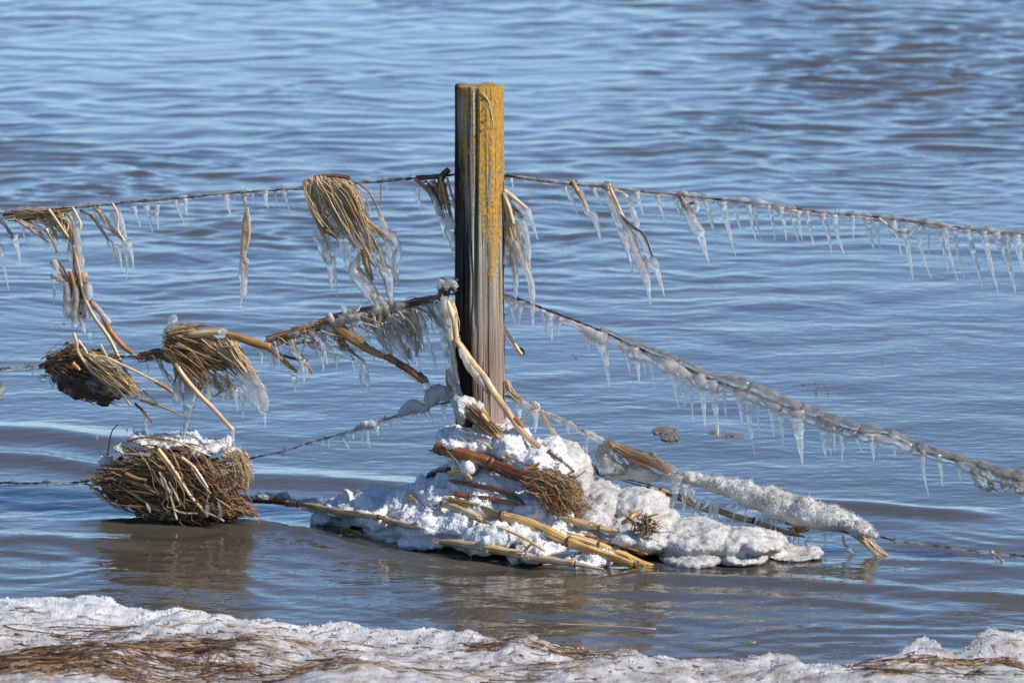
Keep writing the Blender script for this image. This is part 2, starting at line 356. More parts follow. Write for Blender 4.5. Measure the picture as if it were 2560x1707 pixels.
# ------------------------------------------------------------------ fence post
def mat_post():
    m, nt, b, out = newmat('weathered_post_wood'); tcn = nd(nt, 'ShaderNodeTexCoord'); tc = nd(nt, 'ShaderNodeAttribute', attribute_name='tc')
    sep = nd(nt, 'ShaderNodeSeparateXYZ'); nt.links.new(tc.outputs['Vector'], sep.inputs[0])
    cosA, sinA, z = sep.outputs[0], sep.outputs[1], sep.outputs[2]           # cosA: to the right, sinA: towards the bank, z: below the top, in metres
    gr = nd(nt, 'ShaderNodeTexNoise', i_Scale=1.0, i_Detail=6.0, i_Roughness=0.65); nt.links.new(mapped(nt, tc.outputs['Vector'], (11,11,2.2)), gr.inputs['Vector'])
    gf = nd(nt, 'ShaderNodeTexNoise', i_Scale=1.0, i_Detail=4.0); nt.links.new(mapped(nt, tc.outputs['Vector'], (34,34,4)), gf.inputs['Vector'])
    grey = ramp(nt, gr.outputs['Fac'], [(0.28, (0.06,0.05,0.04)), (0.45, (0.26,0.235,0.20)), (0.66, (0.58,0.545,0.48))])
    pink = ramp(nt, gf.outputs['Fac'], [(0.3, (0.10,0.065,0.045)), (0.5, (0.27,0.19,0.145)), (0.72, (0.54,0.45,0.38))])
    low = ramp(nt, math_(nt, 'ADD', z, math_(nt, 'MULTIPLY', gr.outputs['Fac'], 0.25)), [(0.55, 0), (0.80, 1)])
    c = mix(nt, low.outputs[0], grey.outputs[0], pink.outputs[0])
    dkl = ramp(nt, gf.outputs['Fac'], [(0.36, 1), (0.44, 0)]); c = mix(nt, math_(nt, 'MULTIPLY', dkl.outputs[0], 0.65), c, (0.05,0.04,0.03))
    # ochre lichen: thick at the top, thinning into streaks down to the middle, on the side towards the right
    l1 = nd(nt, 'ShaderNodeTexNoise', i_Scale=1.0, i_Detail=5.0, i_Roughness=0.6); nt.links.new(mapped(nt, tc.outputs['Vector'], (2.4,2.4,5.5)), l1.inputs['Vector'])
    l2 = nd(nt, 'ShaderNodeTexNoise', i_Scale=1.0, i_Detail=3.0); nt.links.new(mapped(nt, tc.outputs['Vector'], (12,12,90)), l2.inputs['Vector'])
    s = math_(nt, 'ADD', math_(nt, 'MULTIPLY', l1.outputs['Fac'], 1.0), math_(nt, 'MULTIPLY', l2.outputs['Fac'], 0.5))
    s = math_(nt, 'ADD', s, math_(nt, 'MULTIPLY', cosA, 0.16))
    s = math_(nt, 'SUBTRACT', s, math_(nt, 'MULTIPLY', z, 0.75))
    s = math_(nt, 'ADD', s, math_(nt, 'MULTIPLY', math_(nt, 'SUBTRACT', gr.outputs['Fac'], 0.5), 0.55))
    s = math_(nt, 'ADD', s, math_(nt, 'MULTIPLY', math_(nt, 'SUBTRACT', l2.outputs['Fac'], 0.5), 0.35))
    lm = ramp(nt, s, [(0.55, 0), (0.63, 1)])
    lc = ramp(nt, l2.outputs['Fac'], [(0.3, (0.27,0.14,0.018)), (0.7, (0.56,0.32,0.055))])
    c = mix(nt, math_(nt, 'MULTIPLY', lm.outputs[0], 0.92), c, lc.outputs[0])
    # green algae streak along the left crack
    ga = math_(nt, 'ABSOLUTE', math_(nt, 'ADD', cosA, 0.12)); gm = ramp(nt, math_(nt, 'ADD', ga, math_(nt, 'MULTIPLY', gr.outputs['Fac'], 0.12)), [(0.08, 1), (0.17, 0)])
    gz = ramp(nt, z, [(0.17, 0), (0.26, 1), (0.50, 1), (0.60, 0)])
    c = mix(nt, math_(nt, 'MULTIPLY', math_(nt, 'MULTIPLY', gm.outputs[0], gz.outputs[0]), 0.75), c, (0.12,0.125,0.012))
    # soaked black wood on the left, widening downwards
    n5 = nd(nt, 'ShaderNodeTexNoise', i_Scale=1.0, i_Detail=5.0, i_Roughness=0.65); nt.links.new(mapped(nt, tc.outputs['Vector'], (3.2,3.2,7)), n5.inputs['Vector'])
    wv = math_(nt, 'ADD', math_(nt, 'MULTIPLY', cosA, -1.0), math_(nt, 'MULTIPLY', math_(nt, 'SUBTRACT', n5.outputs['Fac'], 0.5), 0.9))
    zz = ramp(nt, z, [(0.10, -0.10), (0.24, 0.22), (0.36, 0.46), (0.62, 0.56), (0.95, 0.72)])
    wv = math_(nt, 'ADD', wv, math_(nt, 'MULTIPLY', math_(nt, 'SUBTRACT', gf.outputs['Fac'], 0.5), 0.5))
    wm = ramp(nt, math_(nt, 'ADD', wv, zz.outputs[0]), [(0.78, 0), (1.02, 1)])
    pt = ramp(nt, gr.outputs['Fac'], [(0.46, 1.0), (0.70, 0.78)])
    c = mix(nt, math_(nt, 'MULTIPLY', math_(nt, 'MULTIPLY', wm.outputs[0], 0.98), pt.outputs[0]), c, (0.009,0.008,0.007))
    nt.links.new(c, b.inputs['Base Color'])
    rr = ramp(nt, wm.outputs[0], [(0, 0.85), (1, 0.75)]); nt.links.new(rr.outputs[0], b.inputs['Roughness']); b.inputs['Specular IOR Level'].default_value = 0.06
    hs = math_(nt, 'ADD', gf.outputs['Fac'], math_(nt, 'MULTIPLY', lm.outputs[0], l2.outputs['Fac'])); bump(nt, hs, 0.003, b, 0.9)
    return m
def post():
    base = W(1199, 1330, 0); zt = W(1199, 214, 0)[2]; zb = -0.35
    na, nz = 220, 330
    a = np.arange(na)/na*2*math.pi; zs = np.linspace(zt, zb, nz)
    A, Z = np.meshgrid(a, zs)
    dep = zt - Z
    xc = base[0] - 0.001*dep/1.0 + np.interp(dep, [0,0.5,1.2], [0.0,0.001,0.004]); R = 0.0595 + 0.002*dep
    q = np.stack([np.cos(A).ravel()*6, np.sin(A).ravel()*6, (Z*2.2).ravel()], 1)
    R = R + (0.0016*fbm(q, 3)).reshape(A.shape) + (0.0010*noise(q*np.array([4,4,1.2]))).reshape(A.shape)
    R = R + 0.0018*np.cos(2*A+1)
    for ang, wd, dp, z0, z1, wob in ((-1.72,0.055,0.014,0.0,0.62,0.05),(-1.98,0.030,0.008,0.0,1.2,0.06),(-1.20,0.022,0.005,0.1,1.2,0.03),(-0.85,0.02,0.004,0.02,0.35,0.03),
                                     (-1.45,0.016,0.005,0.35,1.2,0.04),(-2.35,0.03,0.006,0.0,1.2,0.08),(-0.55,0.018,0.003,0.2,1.2,0.04),(-1.62,0.014,0.005,0.6,1.3,0.05),(1.2,0.05,0.012,0,1.2,0.1),(2.6,0.04,0.01,0,1.0,0.1)):
        aa = np.angle(np.exp(1j*(A - ang - 1.6*wob*noise(np.stack([Z.ravel()*6+ang*9, 0*q[:,0], 0*q[:,0]],1)).reshape(A.shape))))
        m = np.clip((dep-z0)/0.03, 0, 1)*np.clip((z1-dep)/0.12, 0, 1); R = R - dp*m*np.exp(-(aa/wd)**2)
    edge = np.clip(dep/0.005, 0, 1); R = R - 0.0022*(1-edge) + np.clip(1-dep/0.06, 0, 1)*0.0016*noise(np.stack([np.cos(A).ravel()*16, np.sin(A).ravel()*16, Z.ravel()*260], 1)).reshape(A.shape)
    ztop = np.where(dep < 0.02, 0.0035*noise(np.stack([np.cos(A).ravel()*2.5, np.sin(A).ravel()*2.5, 0*q[:,0]+3],1)).reshape(A.shape), 0)
    V = np.stack([xc + R*np.cos(A), base[1] + R*np.sin(A), Z + ztop*(1-np.clip(dep/0.02,0,1))], -1).reshape(-1,3)
    F = []
    for i in range(nz-1):
        for j in range(na):
            k = (j+1) % na; F.append((i*na+j, (i+1)*na+j, (i+1)*na+k, i*na+k))
    tc = np.stack([np.cos(A).ravel(), np.sin(A).ravel(), dep.ravel()], 1)
    mb = MB(); mb.add(V, F, tc)
    rings = [V[:na]]; tcs = []
    off = mb.n
    prev = np.arange(na); c0 = V[:na].mean(0)
    for s in (0.8, 0.55, 0.3, 0.06):
        rv = c0 + (V[:na]-c0)*s; rv[:,2] += 0.0022*noise(rv*90) + 0.001
        st = mb.n; mb.add(rv, [], np.stack([np.cos(a)*s, np.sin(a)*s, 0*a], 1))
        for j in range(na):
            k = (j+1) % na; mb.f.append((int(prev[j]), int(prev[k]), st+k, st+j))
        prev = np.arange(st, st+na)
    mb.f.append(tuple(int(q_) for q_ in prev))
    root = thing('fence_post', 'round weathered wooden fence post with orange lichen on its top', 'fence post', (base[0], base[1], 0))
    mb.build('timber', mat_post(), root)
    # a dead grass blade and crumbs of lichen stuck to the face
    r2 = 0.0625
    def onpost(px, py, o=0.0):
        p = W(px, py, 0); dx = p[0]-base[0]; return np.array([p[0], base[1]-math.sqrt(max(r2*r2-dx*dx, 0))-o, W(px, py, -0.06)[2]])
    st = MB(); st.tube(spline([onpost(*q) for q in [(1203,230),(1215,243),(1224,262),(1229,285),(1232,310),(1233,325)]], 24), np.linspace(0.0016,0.0008,24), 5, ti=0.95)
    st.tube(spline([onpost(*q) for q in [(1226,276),(1222,268),(1228,255)]], 8), 0.0006, 4, ti=0.9); st.build('grass_blade', STRAW, root)
    cr = MB()
    for k in range(34):
        px, py = random.gauss(1209, 8), random.uniform(240, 350)
        p = onpost(px, py, 0.0); rr_ = random.uniform(0.001, 0.0032); a_ = rng.normal(size=(3,3)); q_, _ = np.linalg.qr(a_)
        cr.add(p + (OCT_V*rr_*rng.uniform(0.6,1.2,(6,1)))@q_, OCT_F, ti=random.random()*0.6)
    cr.build('lichen_crumbs', LEAF, root)
post()
# ------------------------------------------------------------------ builders for wires, icicles, straw and snow
def WP(pts, d=0.0, n=None):
    n = n or max(8, 5*len(pts)); P = spline([(q[0], q[1], (q[2] if len(q) > 2 else d)) for q in pts], n)
    return np.array([W(*q) for q in P])
def icicle_mb(mb, root, tip, wpx, d=0.0, bend=None, blunt=False):
    """a tapering rippled icicle from the root pixel to the tip pixel"""
    L = math.hypot(tip[0]-root[0], tip[1]-root[1]); n = int(min(46, max(10, L/4.0)))
    t = np.linspace(0, 1, n); b = random.uniform(-0.05, 0.05)*L if bend is None else bend
    px = root[0] + (tip[0]-root[0])*t + b*np.sin(math.pi*t); py = root[1] + (tip[1]-root[1])*t
    f = random.uniform(3, 5); ph = random.random()*6
    wpx *= random.uniform(0.88, 1.28); rad = wpx/2*(0.78*(1-t)**random.uniform(0.7,1.15) + 0.34*np.exp(-t*random.uniform(6,12))) + 0.7
    rad = rad*(1 + 0.13*np.sin(f*2*math.pi*t+ph)*(1-t) + 0.08*np.sin(2.7*f*2*math.pi*t+2*ph)*(1-t))
    if blunt: rad = np.maximum(rad, wpx*0.16)
    dd = d + random.uniform(-0.006, 0.006)
    P = np.array([W(a, c, dd) for a, c in zip(px, py)])
    mb.tube(P, rad*S, 9, random.uniform(0.75, 1.0), 0.10, 150)
def ice_path(mb, pts, d=0.0, sides=9, lump=0.22, lf=75, flat=0.8, k=1.0):
    """ice along a traced path; the third number of each point is its width in source pixels"""
    n = max(10, 6*len(pts)); P = spline([(q[0], q[1], q[2]) for q in pts], n)
    Q = np.array([W(a, b, d) for a, b, _ in P]); mb.tube(Q, np.maximum(P[:,2]*0.5*k, 0.6)*S, sides, flat, lump, lf)
def strand_mb(mb, pts, wpx, d=0.0, taper=0.55, sides=6, flat=1.0, ti=None, wob=1.2, n=None):
    n = n or max(8, 5*len(pts)); P = spline([(q[0], q[1], (q[2] if len(q) > 2 else d)) for q in pts], n)
    sd = random.random()*100; t = np.linspace(0, 1, n)
    P[:,0] += wob*noise(np.stack([t*2.6+sd, 0*t, 0*t], 1)); P[:,1] += wob*noise(np.stack([t*2.6+sd, 0*t+9, 0*t], 1))
    r_ = wpx/2*(1-(1-taper)*t**1.5); Q = np.array([W(*q) for q in P])
    mb.tube(Q, r_*S, sides, flat, 0.10, 60, ti=ti)
def sheaf_pts(guides, u, t0, t1, jit, n=9):
    """a strand between two neighbouring traced guide lines"""
    gs = [spline(g, n) for g in guides]
    A = np.array(gs)[:,:,:2]; uu = np.clip(u + np.linspace(-0.5, 0.5, n)*random.gauss(0, 0.28), 0, 1)*(len(gs)-1)
    k = np.clip(uu.astype(int), 0, max(len(gs)-2, 0)); f = (uu - k)[:,None]; i_ = np.arange(n)
    P = A[k, i_]*(1-f) + A[np.minimum(k+1, len(gs)-1), i_]*f; P = spline(P, 24)
    i0 = min(int(t0*23), 18); P = P[i0:max(i0+5, int(t1*23)+1)]; P = spline(P, n); sd = random.random()*99; t = np.linspace(0, 1, n)
    P[:,0] += jit*noise(np.stack([t*1.3+sd, 0*t, 0*t], 1)); P[:,1] += jit*noise(np.stack([t*1.3+sd, 0*t+7, 0*t], 1))
    return P
def sheaf(parent, guides, n_stem, n_fine, w=(5, 9), wf=(2, 4), d=(-0.02, 0.02), jit=9, mat=None, stem='stem', fine='fine_grass', cut=0.5, start=0.25, matf=None, tr=(0.2, 1.0)):
    mat = mat or STRAW; n_fine = int(n_fine*2.2); n_stem = min(100, int(n_stem*1.35))
    for _ in range(n_stem):
        P = sheaf_pts(guides, random.random(), random.random()*start, 1-random.random()*cut, jit)
        if random.random() < 0.22: P[-2:,:2] += np.array([[0.5],[1.0]])*np.array([[random.gauss(0,14), random.gauss(0,14)]])
        blade = random.random() < 0.2
        mb = MB(); strand_mb(mb, P, random.uniform(*w)*(1.2 if blade else random.uniform(0.35, 0.75)), random.uniform(*d), taper=random.uniform(0.1,0.7), flat=0.15 if blade else random.uniform(0.35, 1), ti=random.uniform(*tr), wob=1.4); mb.build(stem, mat, parent)
    if n_fine:
        mb = MB()
        for _ in range(n_fine):
            P = sheaf_pts(guides, random.random(), random.random()*start*1.6, 1-random.random()*cut*1.3, jit*1.3)
            strand_mb(mb, P, random.uniform(*wf)*0.8, random.uniform(*d)-0.004, taper=0.3, sides=4, ti=random.uniform(*tr), wob=2.5)
        o = mb.build(fine, matf or mat, parent); o['kind'] = 'stuff'
def stem(parent, pts, wpx, mat=None, d=0.0, name='stem', ti=None, taper=0.7, flat=0.8, wob=0.9, sides=8, label=None):
    mb = MB(); strand_mb(mb, pts, wpx, d, taper, sides, flat, ti, wob, n=max(14, 8*len(pts))); o = mb.build(name, mat or STRAW, parent)
    if label: o['label'] = label
    return o
def ice(parent, paths, d=0.0, mat=None, name='ice_coat', **k):
    for p in paths:
        mb = MB(); ice_path(mb, p, d, **k); mb.build(name, mat or ICE, parent)
def drips(parent, lst, d=0.0, mat=None):
    for r0, t0 in lst:
        mb = MB(); icicle_mb(mb, r0, t0, r0[2]*K, d); mb.build('icicle', mat or ICE, parent)
def wk(pts):                                                # widths of zone points from zoom pixels to source pixels
    return [(a, b, c*K) for a, b, c in pts]
ICO = None
def ico():
    global ICO
    if ICO is None:
        import bmesh
        bm = bmesh.new(); bmesh.ops.create_icosphere(bm, subdivisions=3, radius=1.0)
        ICO = (np.array([v.co[:] for v in bm.verts]), [tuple(v.index for v in f.verts) for f in bm.faces]); bm.free()
    return ICO
def blob(name, ells, vox, mat, parent=None, origin=None, disp=((0.012, 14), (0.005, 45)), grains=0, gsize=(0.002, 0.005), tubes=(), up=0.0, gz=-0.3):
    """rounded mass fused from traced ellipsoids (x, y, d, rx, ry, rd[, turn]) and tubes, then roughened"""
    v0, f0 = ico(); mb = MB()
    for e in ells:
        c = W(e[0], e[1], e[2]); th = math.radians(e[6]) if len(e) > 6 else 0
        v = v0*np.array([e[3]*S, e[5], e[4]*S])
        x, z = v[:,0]*math.cos(th)+v[:,2]*math.sin(th), -v[:,0]*math.sin(th)+v[:,2]*math.cos(th)
        mb.add(np.stack([x, v[:,1], z], 1) + c, f0)
    for P, R in tubes: mb.tube(P, R, 14)
    me = bpy.data.meshes.new('tmp'); me.from_pydata(np.vstack(mb.v).tolist(), [], mb.f)
    ob = bpy.data.objects.new('tmp', me); COL.objects.link(ob)
    m = ob.modifiers.new('r', 'REMESH'); m.mode = 'VOXEL'; m.voxel_size = vox
    sm = ob.modifiers.new('s', 'SMOOTH'); sm.iterations = 6; sm.factor = 0.5
    dg = bpy.context.evaluated_depsgraph_get(); ev = ob.evaluated_get(dg); m2 = ev.to_mesh()
    n = len(m2.vertices); V = np.empty(n*3); m2.vertices.foreach_get('co', V); V = V.reshape(-1,3)
    N = np.empty(n*3); m2.vertices.foreach_get('normal', N); N = N.reshape(-1,3)
    F = [tuple(p.vertices) for p in m2.polygons]
    ev.to_mesh_clear(); bpy.data.objects.remove(ob); bpy.data.meshes.remove(me)
    for a, s in disp: V = V + N*(a*(fbm(V*s+3.3, 3, 0.55)))[:,None]*(1 + up*np.clip(N[:,2:3], -0.5, 1))
    out = MB(); out.add(V, F)
    if grains:
        ok = np.where((N[:,2] > gz) & (V[:,2] > 0.0))[0]; pick = rng.choice(ok, grains); r_ = rng.uniform(*gsize, grains)
        crystals(out, V[pick] + N[pick]*(r_*0.3)[:,None] + rng.normal(size=(grains,3))*vox*0.4, r_)
    return out.build(name, mat, parent, origin)

ORD = ['zeroth','first','second','third','fourth','fifth','sixth','seventh','eighth','ninth','tenth','eleventh','twelfth','thirteenth','fourteenth','fifteenth','sixteenth','seventeenth','eighteenth','nineteenth']
TEN = {20:('twentieth','twenty'),30:('thirtieth','thirty'),40:('fortieth','forty')}
def ordw(n):
    if n < 20: return ORD[n]
    t = n//10*10; return TEN[t][0] if n % 10 == 0 else TEN[t][1] + '-' + ORD[n % 10]

# ------------------------------------------------------------------ barbed wires
def barbed_wire(label, path, barbs, first, ice_mats=None, wr=2.6):
    P = WP(path, 0.0, 640); L = np.concatenate([[0], np.cumsum(np.linalg.norm(np.diff(P,axis=0),axis=1))])
    root = thing('barbed_wire', label, 'barbed wire', W(1200, 700, 0))
    off = wr*0.62*S
    for ph in (0, math.pi):
        n = 2200; l = np.linspace(0, L[-1], n); Q = np.stack([np.interp(l, L, P[:,k]) for k in range(3)], 1)
        Q = Q + off*np.stack([0*l, np.cos(l/0.055*2*math.pi+ph), np.sin(l/0.055*2*math.pi+ph)], 1)
        Q[:,2] += 0.0012*noise(np.stack([l*9, 0*l, 0*l], 1))
        mb = MB(); mb.tube(Q, wr*0.56*S, 6, 1, 0.12, 90); mb.build('strand', WIRE, root)
    for x in barbs:
        i = int(np.argmin(np.abs(P[:,0] - W(x, 700, 0)[0]))); c = P[i]; T = P[min(i+1,639)]-P[max(i-1,0)]; T /= np.linalg.norm(T)
        mb = MB(); n = 26; a = np.linspace(0, 5*math.pi, n); N1 = np.cross(T, [0,1,0]); N1 /= np.linalg.norm(N1); N2 = np.cross(T, N1)
        R_ = wr*1.15*S
        H = c + (T[None,:]*((np.linspace(-0.5, 0.5, n))*0.009)[:,None]) + R_*(np.cos(a)[:,None]*N1 + np.sin(a)[:,None]*N2)
        mb.tube(H, 0.9*S, 5)
        for q in range(4):
            th = random.random()*6.28; s_ = (-1)**q
            tip = c + T*(0.006*s_) + (N1*math.cos(th) + N2*math.sin(th)*0.6)*0.013
            mb.tube(np.array([c+T*0.003*s_, (c+T*0.004*s_+tip)/2, tip]), np.array([0.95,0.8,0.35])*S, 5)
        mb.build('barb', WIRE, root)
    return root, P
top = barbed_wire('uppermost rusty barbed wire crossing the whole view just below the post top', [(-1400,640,0),(-700,588,0),(-60,538,0)] + [(a,b,0) for a,b in zA((0,500),(250,475),(500,460),(850,430),(1200,400),(1600,365),(1900,335),(2150,320),(2340,302))] +
    [(a,b,0) for a,b in zB((270,295),(700,250),(860,245),(1050,225),(1250,210),(1440,194))] + [(1140,437.5,0.03),(1200,438,0.075),(1256,439,0.03)] +
    [(a,b,0) for a,b in zC((140,136),(300,160),(600,195),(880,215),(1000,240),(1300,270),(1550,290),(1800,320),(2100,350))] + [(a,b,0) for a,b in zD((300,115),(550,150),(820,180),(1100,200),(1500,250),(1800,290),(2352,350))] + [(2640,598,0),(3300,680,0),(4000,745,0)],
    [90,165,270,360,480,580,612,706,950,1020,1270,1345,1432,1510,1705,1785,1880,2000,2092,2190,2305,2420,2545], 0)
mid = barbed_wire('middle rusty barbed wire meeting the post halfway down and sagging to both sides', [(-1400,985,0),(-700,960,0),(-60,930,0)] + [(a,b,0) for a,b in zE((0,985),(290,960),(520,890),(700,870),(900,872),(1050,890),(1300,862),(1420,800))] + [(520,850,0),(600,850,0)] +
    [(a,b,0) for a,b in zF((110,570),(380,460),(590,430),(870,360),(1000,330),(1200,260),(1480,200))] + [(1141,735,0.03),(1200,733,0.075),(1250,735,0.03)] +
    [(a,b,0) for a,b in zG((230,130),(300,150),(600,260),(1000,420),(1300,560),(1650,700),(1850,800),(2100,880))] + [(a,b,0) for a,b in zH((250,570),(480,670),(760,770),(1000,850),(1250,880),(1500,990),(1900,1110),(2100,1180),(2352,1260))] + [(2640,1240,0),(3200,1320,0),(4000,1330,0)],
    [70,180,340,1030,1090,1300,1385,1500,1610,1705,1800,1905,2000,2090,2200,2310,2430], 0, wr=2.6)
bot = barbed_wire('lowest rusty barbed wire, running through the straw clump and the snowy branch', [(-1400,1130,0),(-700,1180,0),(-60,1206,0)] + [(a,b,0) for a,b in zI((0,605),(250,610),(400,600),(550,610),(740,590))] + [(330,1185,0.02),(480,1165,0.02),(600,1150,0.0)] +
    [(a,b,0) for a,b in zF((220,1460),(400,1400),(600,1350),(850,1270),(1100,1190),(1200,1160),(1430,1090),(1600,1060))] + [(1200,985,0.075),(1258,988,0.03)] +
    [(a,b,0) for a,b in zG((260,962),(300,980),(450,1045),(600,1110),(750,1180),(900,1260),(1040,1330))] + [(a,b,0) for a,b in zK((1780,350),(2000,450),(2140,530))] +
    [(1900,1225,0),(2060,1280,0),(2199,1341,0),(2300,1358,0),(2420,1374,0),(2560,1390,0),(2640,1398,0),(3200,1420,0),(4000,1430,0)],
    [25,110,185,705,815,890,960,1330,1440,2240,2345,2450,2540], 0, wr=2.2)

# ice along the wires
def wire_ice(root, P, x0, x1, w0, w1, dy0, dy1, mat, name='ice_coat', amp=0.35, lf=55, seg=260, flat=0.8):
    xs = np.linspace(x0, x1, max(20, int((x1-x0)/6)));
    wx = np.array([W(x, 700, 0)[0] for x in xs]); z = np.interp(wx, P[:,0], P[:,2]); y = np.interp(wx, P[:,0], P[:,1])
    t = np.linspace(0, 1, len(xs)); Q = np.stack([wx, y-0.002, z - (dy0+(dy1-dy0)*t)*S], 1)
    sd = random.random()*50; R = (w0+(w1-w0)*t)/2*S*(1 + 0.45*noise(np.stack([wx*22+sd, 0*t, 0*t], 1)))*np.clip(np.minimum(t, 1-t)*14 + 0.25, 0, 1)
    mb = MB(); mb.tube(Q, np.maximum(R, 0.4*S), 10, flat, amp, lf); return mb.build(name, mat, root)
tr, tP = top; mr, mP = mid; br, bP = bot
for x0, x1, w_ in ((-40,150,11),(160,300,8),(310,470,9),(480,620,8),(630,770,7),(880,1020,7),(1290,1440,7),(1445,1600,9),(1605,1790,10),(1800,1990,11),(2000,2180,12),(2190,2380,13),(2390,2600,14)):
    wire_ice(tr, tP, x0, x1, w_, w_*1.05, -2.0, -2.0, ICE, amp=0.5, lf=45)
for x0, x1 in ((1320,1400),(1470,1560),(1580,1690),(1720,1850),(1860,2080),(2090,2300),(2310,2600),(380,470),(540,640)):
    wire_ice(tr, tP, x0, x1, 7, 7, 5, 5, ICE, amp=0.6, lf=60)
for a in ((1262,1400,8,14,6,12),(1390,1520,16,26,12,14),(1510,1650,24,30,14,16),(1640,1800,30,32,14,14),(1790,1960,26,26,12,10),(1950,2110,22,22,8,8),(2100,2290,22,22,6,6),(2280,2460,20,22,4,4),(2440,2620,24,34,4,8)):
    wire_ice(mr, mP, *a, ICE, amp=0.45, lf=42, flat=0.6)
for a in ((1500,1700,9,17,-6,-10),(1690,1880,18,24,-10,-13),(1870,2010,26,24,-13,-12),(2000,2160,26,24,-12,-11),(2150,2300,22,22,-11,-9),(2290,2460,20,20,-8,-8),(2440,2620,20,28,-7,-8)):
    wire_ice(mr, mP, *a, ICE_D, amp=0.4, lf=38, flat=0.7)
for a in ((-20,110,9,9,3,4),(370,420,14,16,0,0),(660,760,14,18,0,0),(740,880,16,20,0,-1),(900,1110,13,10,2,0)):
    wire_ice(mr, mP, *a, ICE, amp=0.5, lf=50)
for a in ((650,760,6,7,1,1),(770,900,7,9,2,2),(880,1000,10,12,0,0),(1270,1420,8,11,1,2),(1400,1520,12,15,2,3),(20,200,6,6,2,2),(2230,2560,5,5,1,1)):
    wire_ice(br, bP, *a, ICE, amp=0.5, lf=60)
for e in (zF((1160,1180),(1215,1130),(1290,1090),(1370,1105),(1440,1080)), zF((1400,1110),(1440,1030),(1500,985),(1560,1010),(1640,1050))):
    P = WP(e, -0.005, 26); mb = MB(); t = np.linspace(0,1,26); mb.tube(P, (4+19*np.sin(math.pi*np.clip(t*1.05,0,1))**0.8)*S*(0.75 if e[0][0] < 1010 else 0.95), 14, 0.9, 0.3, 45)
    mb.build('snow_lump', SNOW_G, br)
mb = MB(); ice_path(mb, wk(zF((840,1290,20),(880,1245,60),(950,1240,70),(1000,1225,20))), -0.004); mb.build('snow_lump', SNOW_G, br)

# icicles on the wires: each one is a thing
def icicles(lst, where, group, side, mat=ICE, d=0.0):
    lst = sorted(lst, key=lambda q: q[0][0], reverse=(side == 'left'))
    Ls = [math.hypot(q[1][0]-q[0][0], q[1][1]-q[0][1]) for q in lst]
    for i, (r0, t0) in enumerate(lst):
        mb = MB(); wpx = r0[2]*K; icicle_mb(mb, r0, t0, wpx, d)
        if wpx > 12:                                       # a spreading foot where it grows out of the wire's ice
            ice_path(mb, [(r0[0]-wpx*0.55, r0[1]-2, wpx*0.35), (r0[0], r0[1]+1, wpx*0.62), (r0[0]+wpx*0.55, r0[1]+2, wpx*0.35)], d, lump=0.3)
        size = 'tiny' if Ls[i] < 30 else 'short' if Ls[i] < 65 else 'medium length' if Ls[i] < 100 else 'long'
        shape = 'thin' if wpx < 13 else 'slender' if wpx < 20 else 'thick'
        o = mb.build('icicle', mat, origin=W(r0[0], r0[1], d))
        tag(o, f'{size} {shape} icicle, {ordw(i+1)} {where}', 'icicle', group)
TR = zC((125,150,14),(152,262,0),(560,225,40),(607,345,0),(600,240,34),(672,460,0),(795,235,40),(862,375,0),(1145,265,48),(1208,462,0),(1320,295,48),(1400,545,0),(1460,305,50),(1515,505,0),(1710,330,48),(1800,665,0),(1850,345,72),(1958,785,0),(1945,345,45),(2008,595,0),(2065,365,50),(2125,660,0),(2110,368,40),(2168,660,0),(2220,375,52),(2278,665,0)) + \
     zD((355,130,55),(410,405,0),(460,145,62),(522,435,0),(508,155,50),(545,400,0),(580,160,58),(640,445,0),(705,180,62),(782,505,0),(800,185,58),(888,520,0),(950,195,42),(952,412,0),(1075,215,62),(1133,480,0),(1145,225,48),(1190,492,0),(1222,225,38),(1262,405,0),(1285,235,42),(1352,520,0),(1365,300,75),(1447,720,0),(1485,265,58),(1600,715,0),(1562,275,38),(1568,520,0),
        (1650,285,52),(1733,660,0),(1705,290,52),(1815,735,0),(1785,300,58),(1868,710,0),(1890,310,75),(2028,805,0),(2020,325,75),(2145,835,0),(2125,335,80),(2282,830,0),(2215,345,52),(2232,560,0),(2290,350,72),(2390,720,0))
pair = lambda L: [(L[i], L[i+1]) for i in range(0, len(L), 2)]
icicles(pair(TR), 'from the post along the uppermost wire to the right', 'icicles on the uppermost wire right of the post', 'right')
TL = zA((160,520,40),(225,785,0),(0,760,40),(72,1135,0),(1090,450,50),(1150,625,0),(1195,440,48),(1250,660,0),(1285,430,42),(1297,635,0),(1430,395,46),(1512,600,0),(1512,385,42),(1530,525,0),(1845,350,42),(1888,535,0),(1903,345,30),(1930,402,0),(2058,335,34),(2085,425,0),(2165,318,42),(2190,460,0),(2243,310,36),(2262,415,0),(520,480,36),(545,610,0),(700,460,34),(722,560,0)) + \
     zB((15,310,34),(45,420,0),(98,305,46),(152,492,0),(930,245,36),(940,330,0))
icicles(pair(TL), 'from the post along the uppermost wire to the left', 'icicles on the uppermost wire left of the post', 'left')
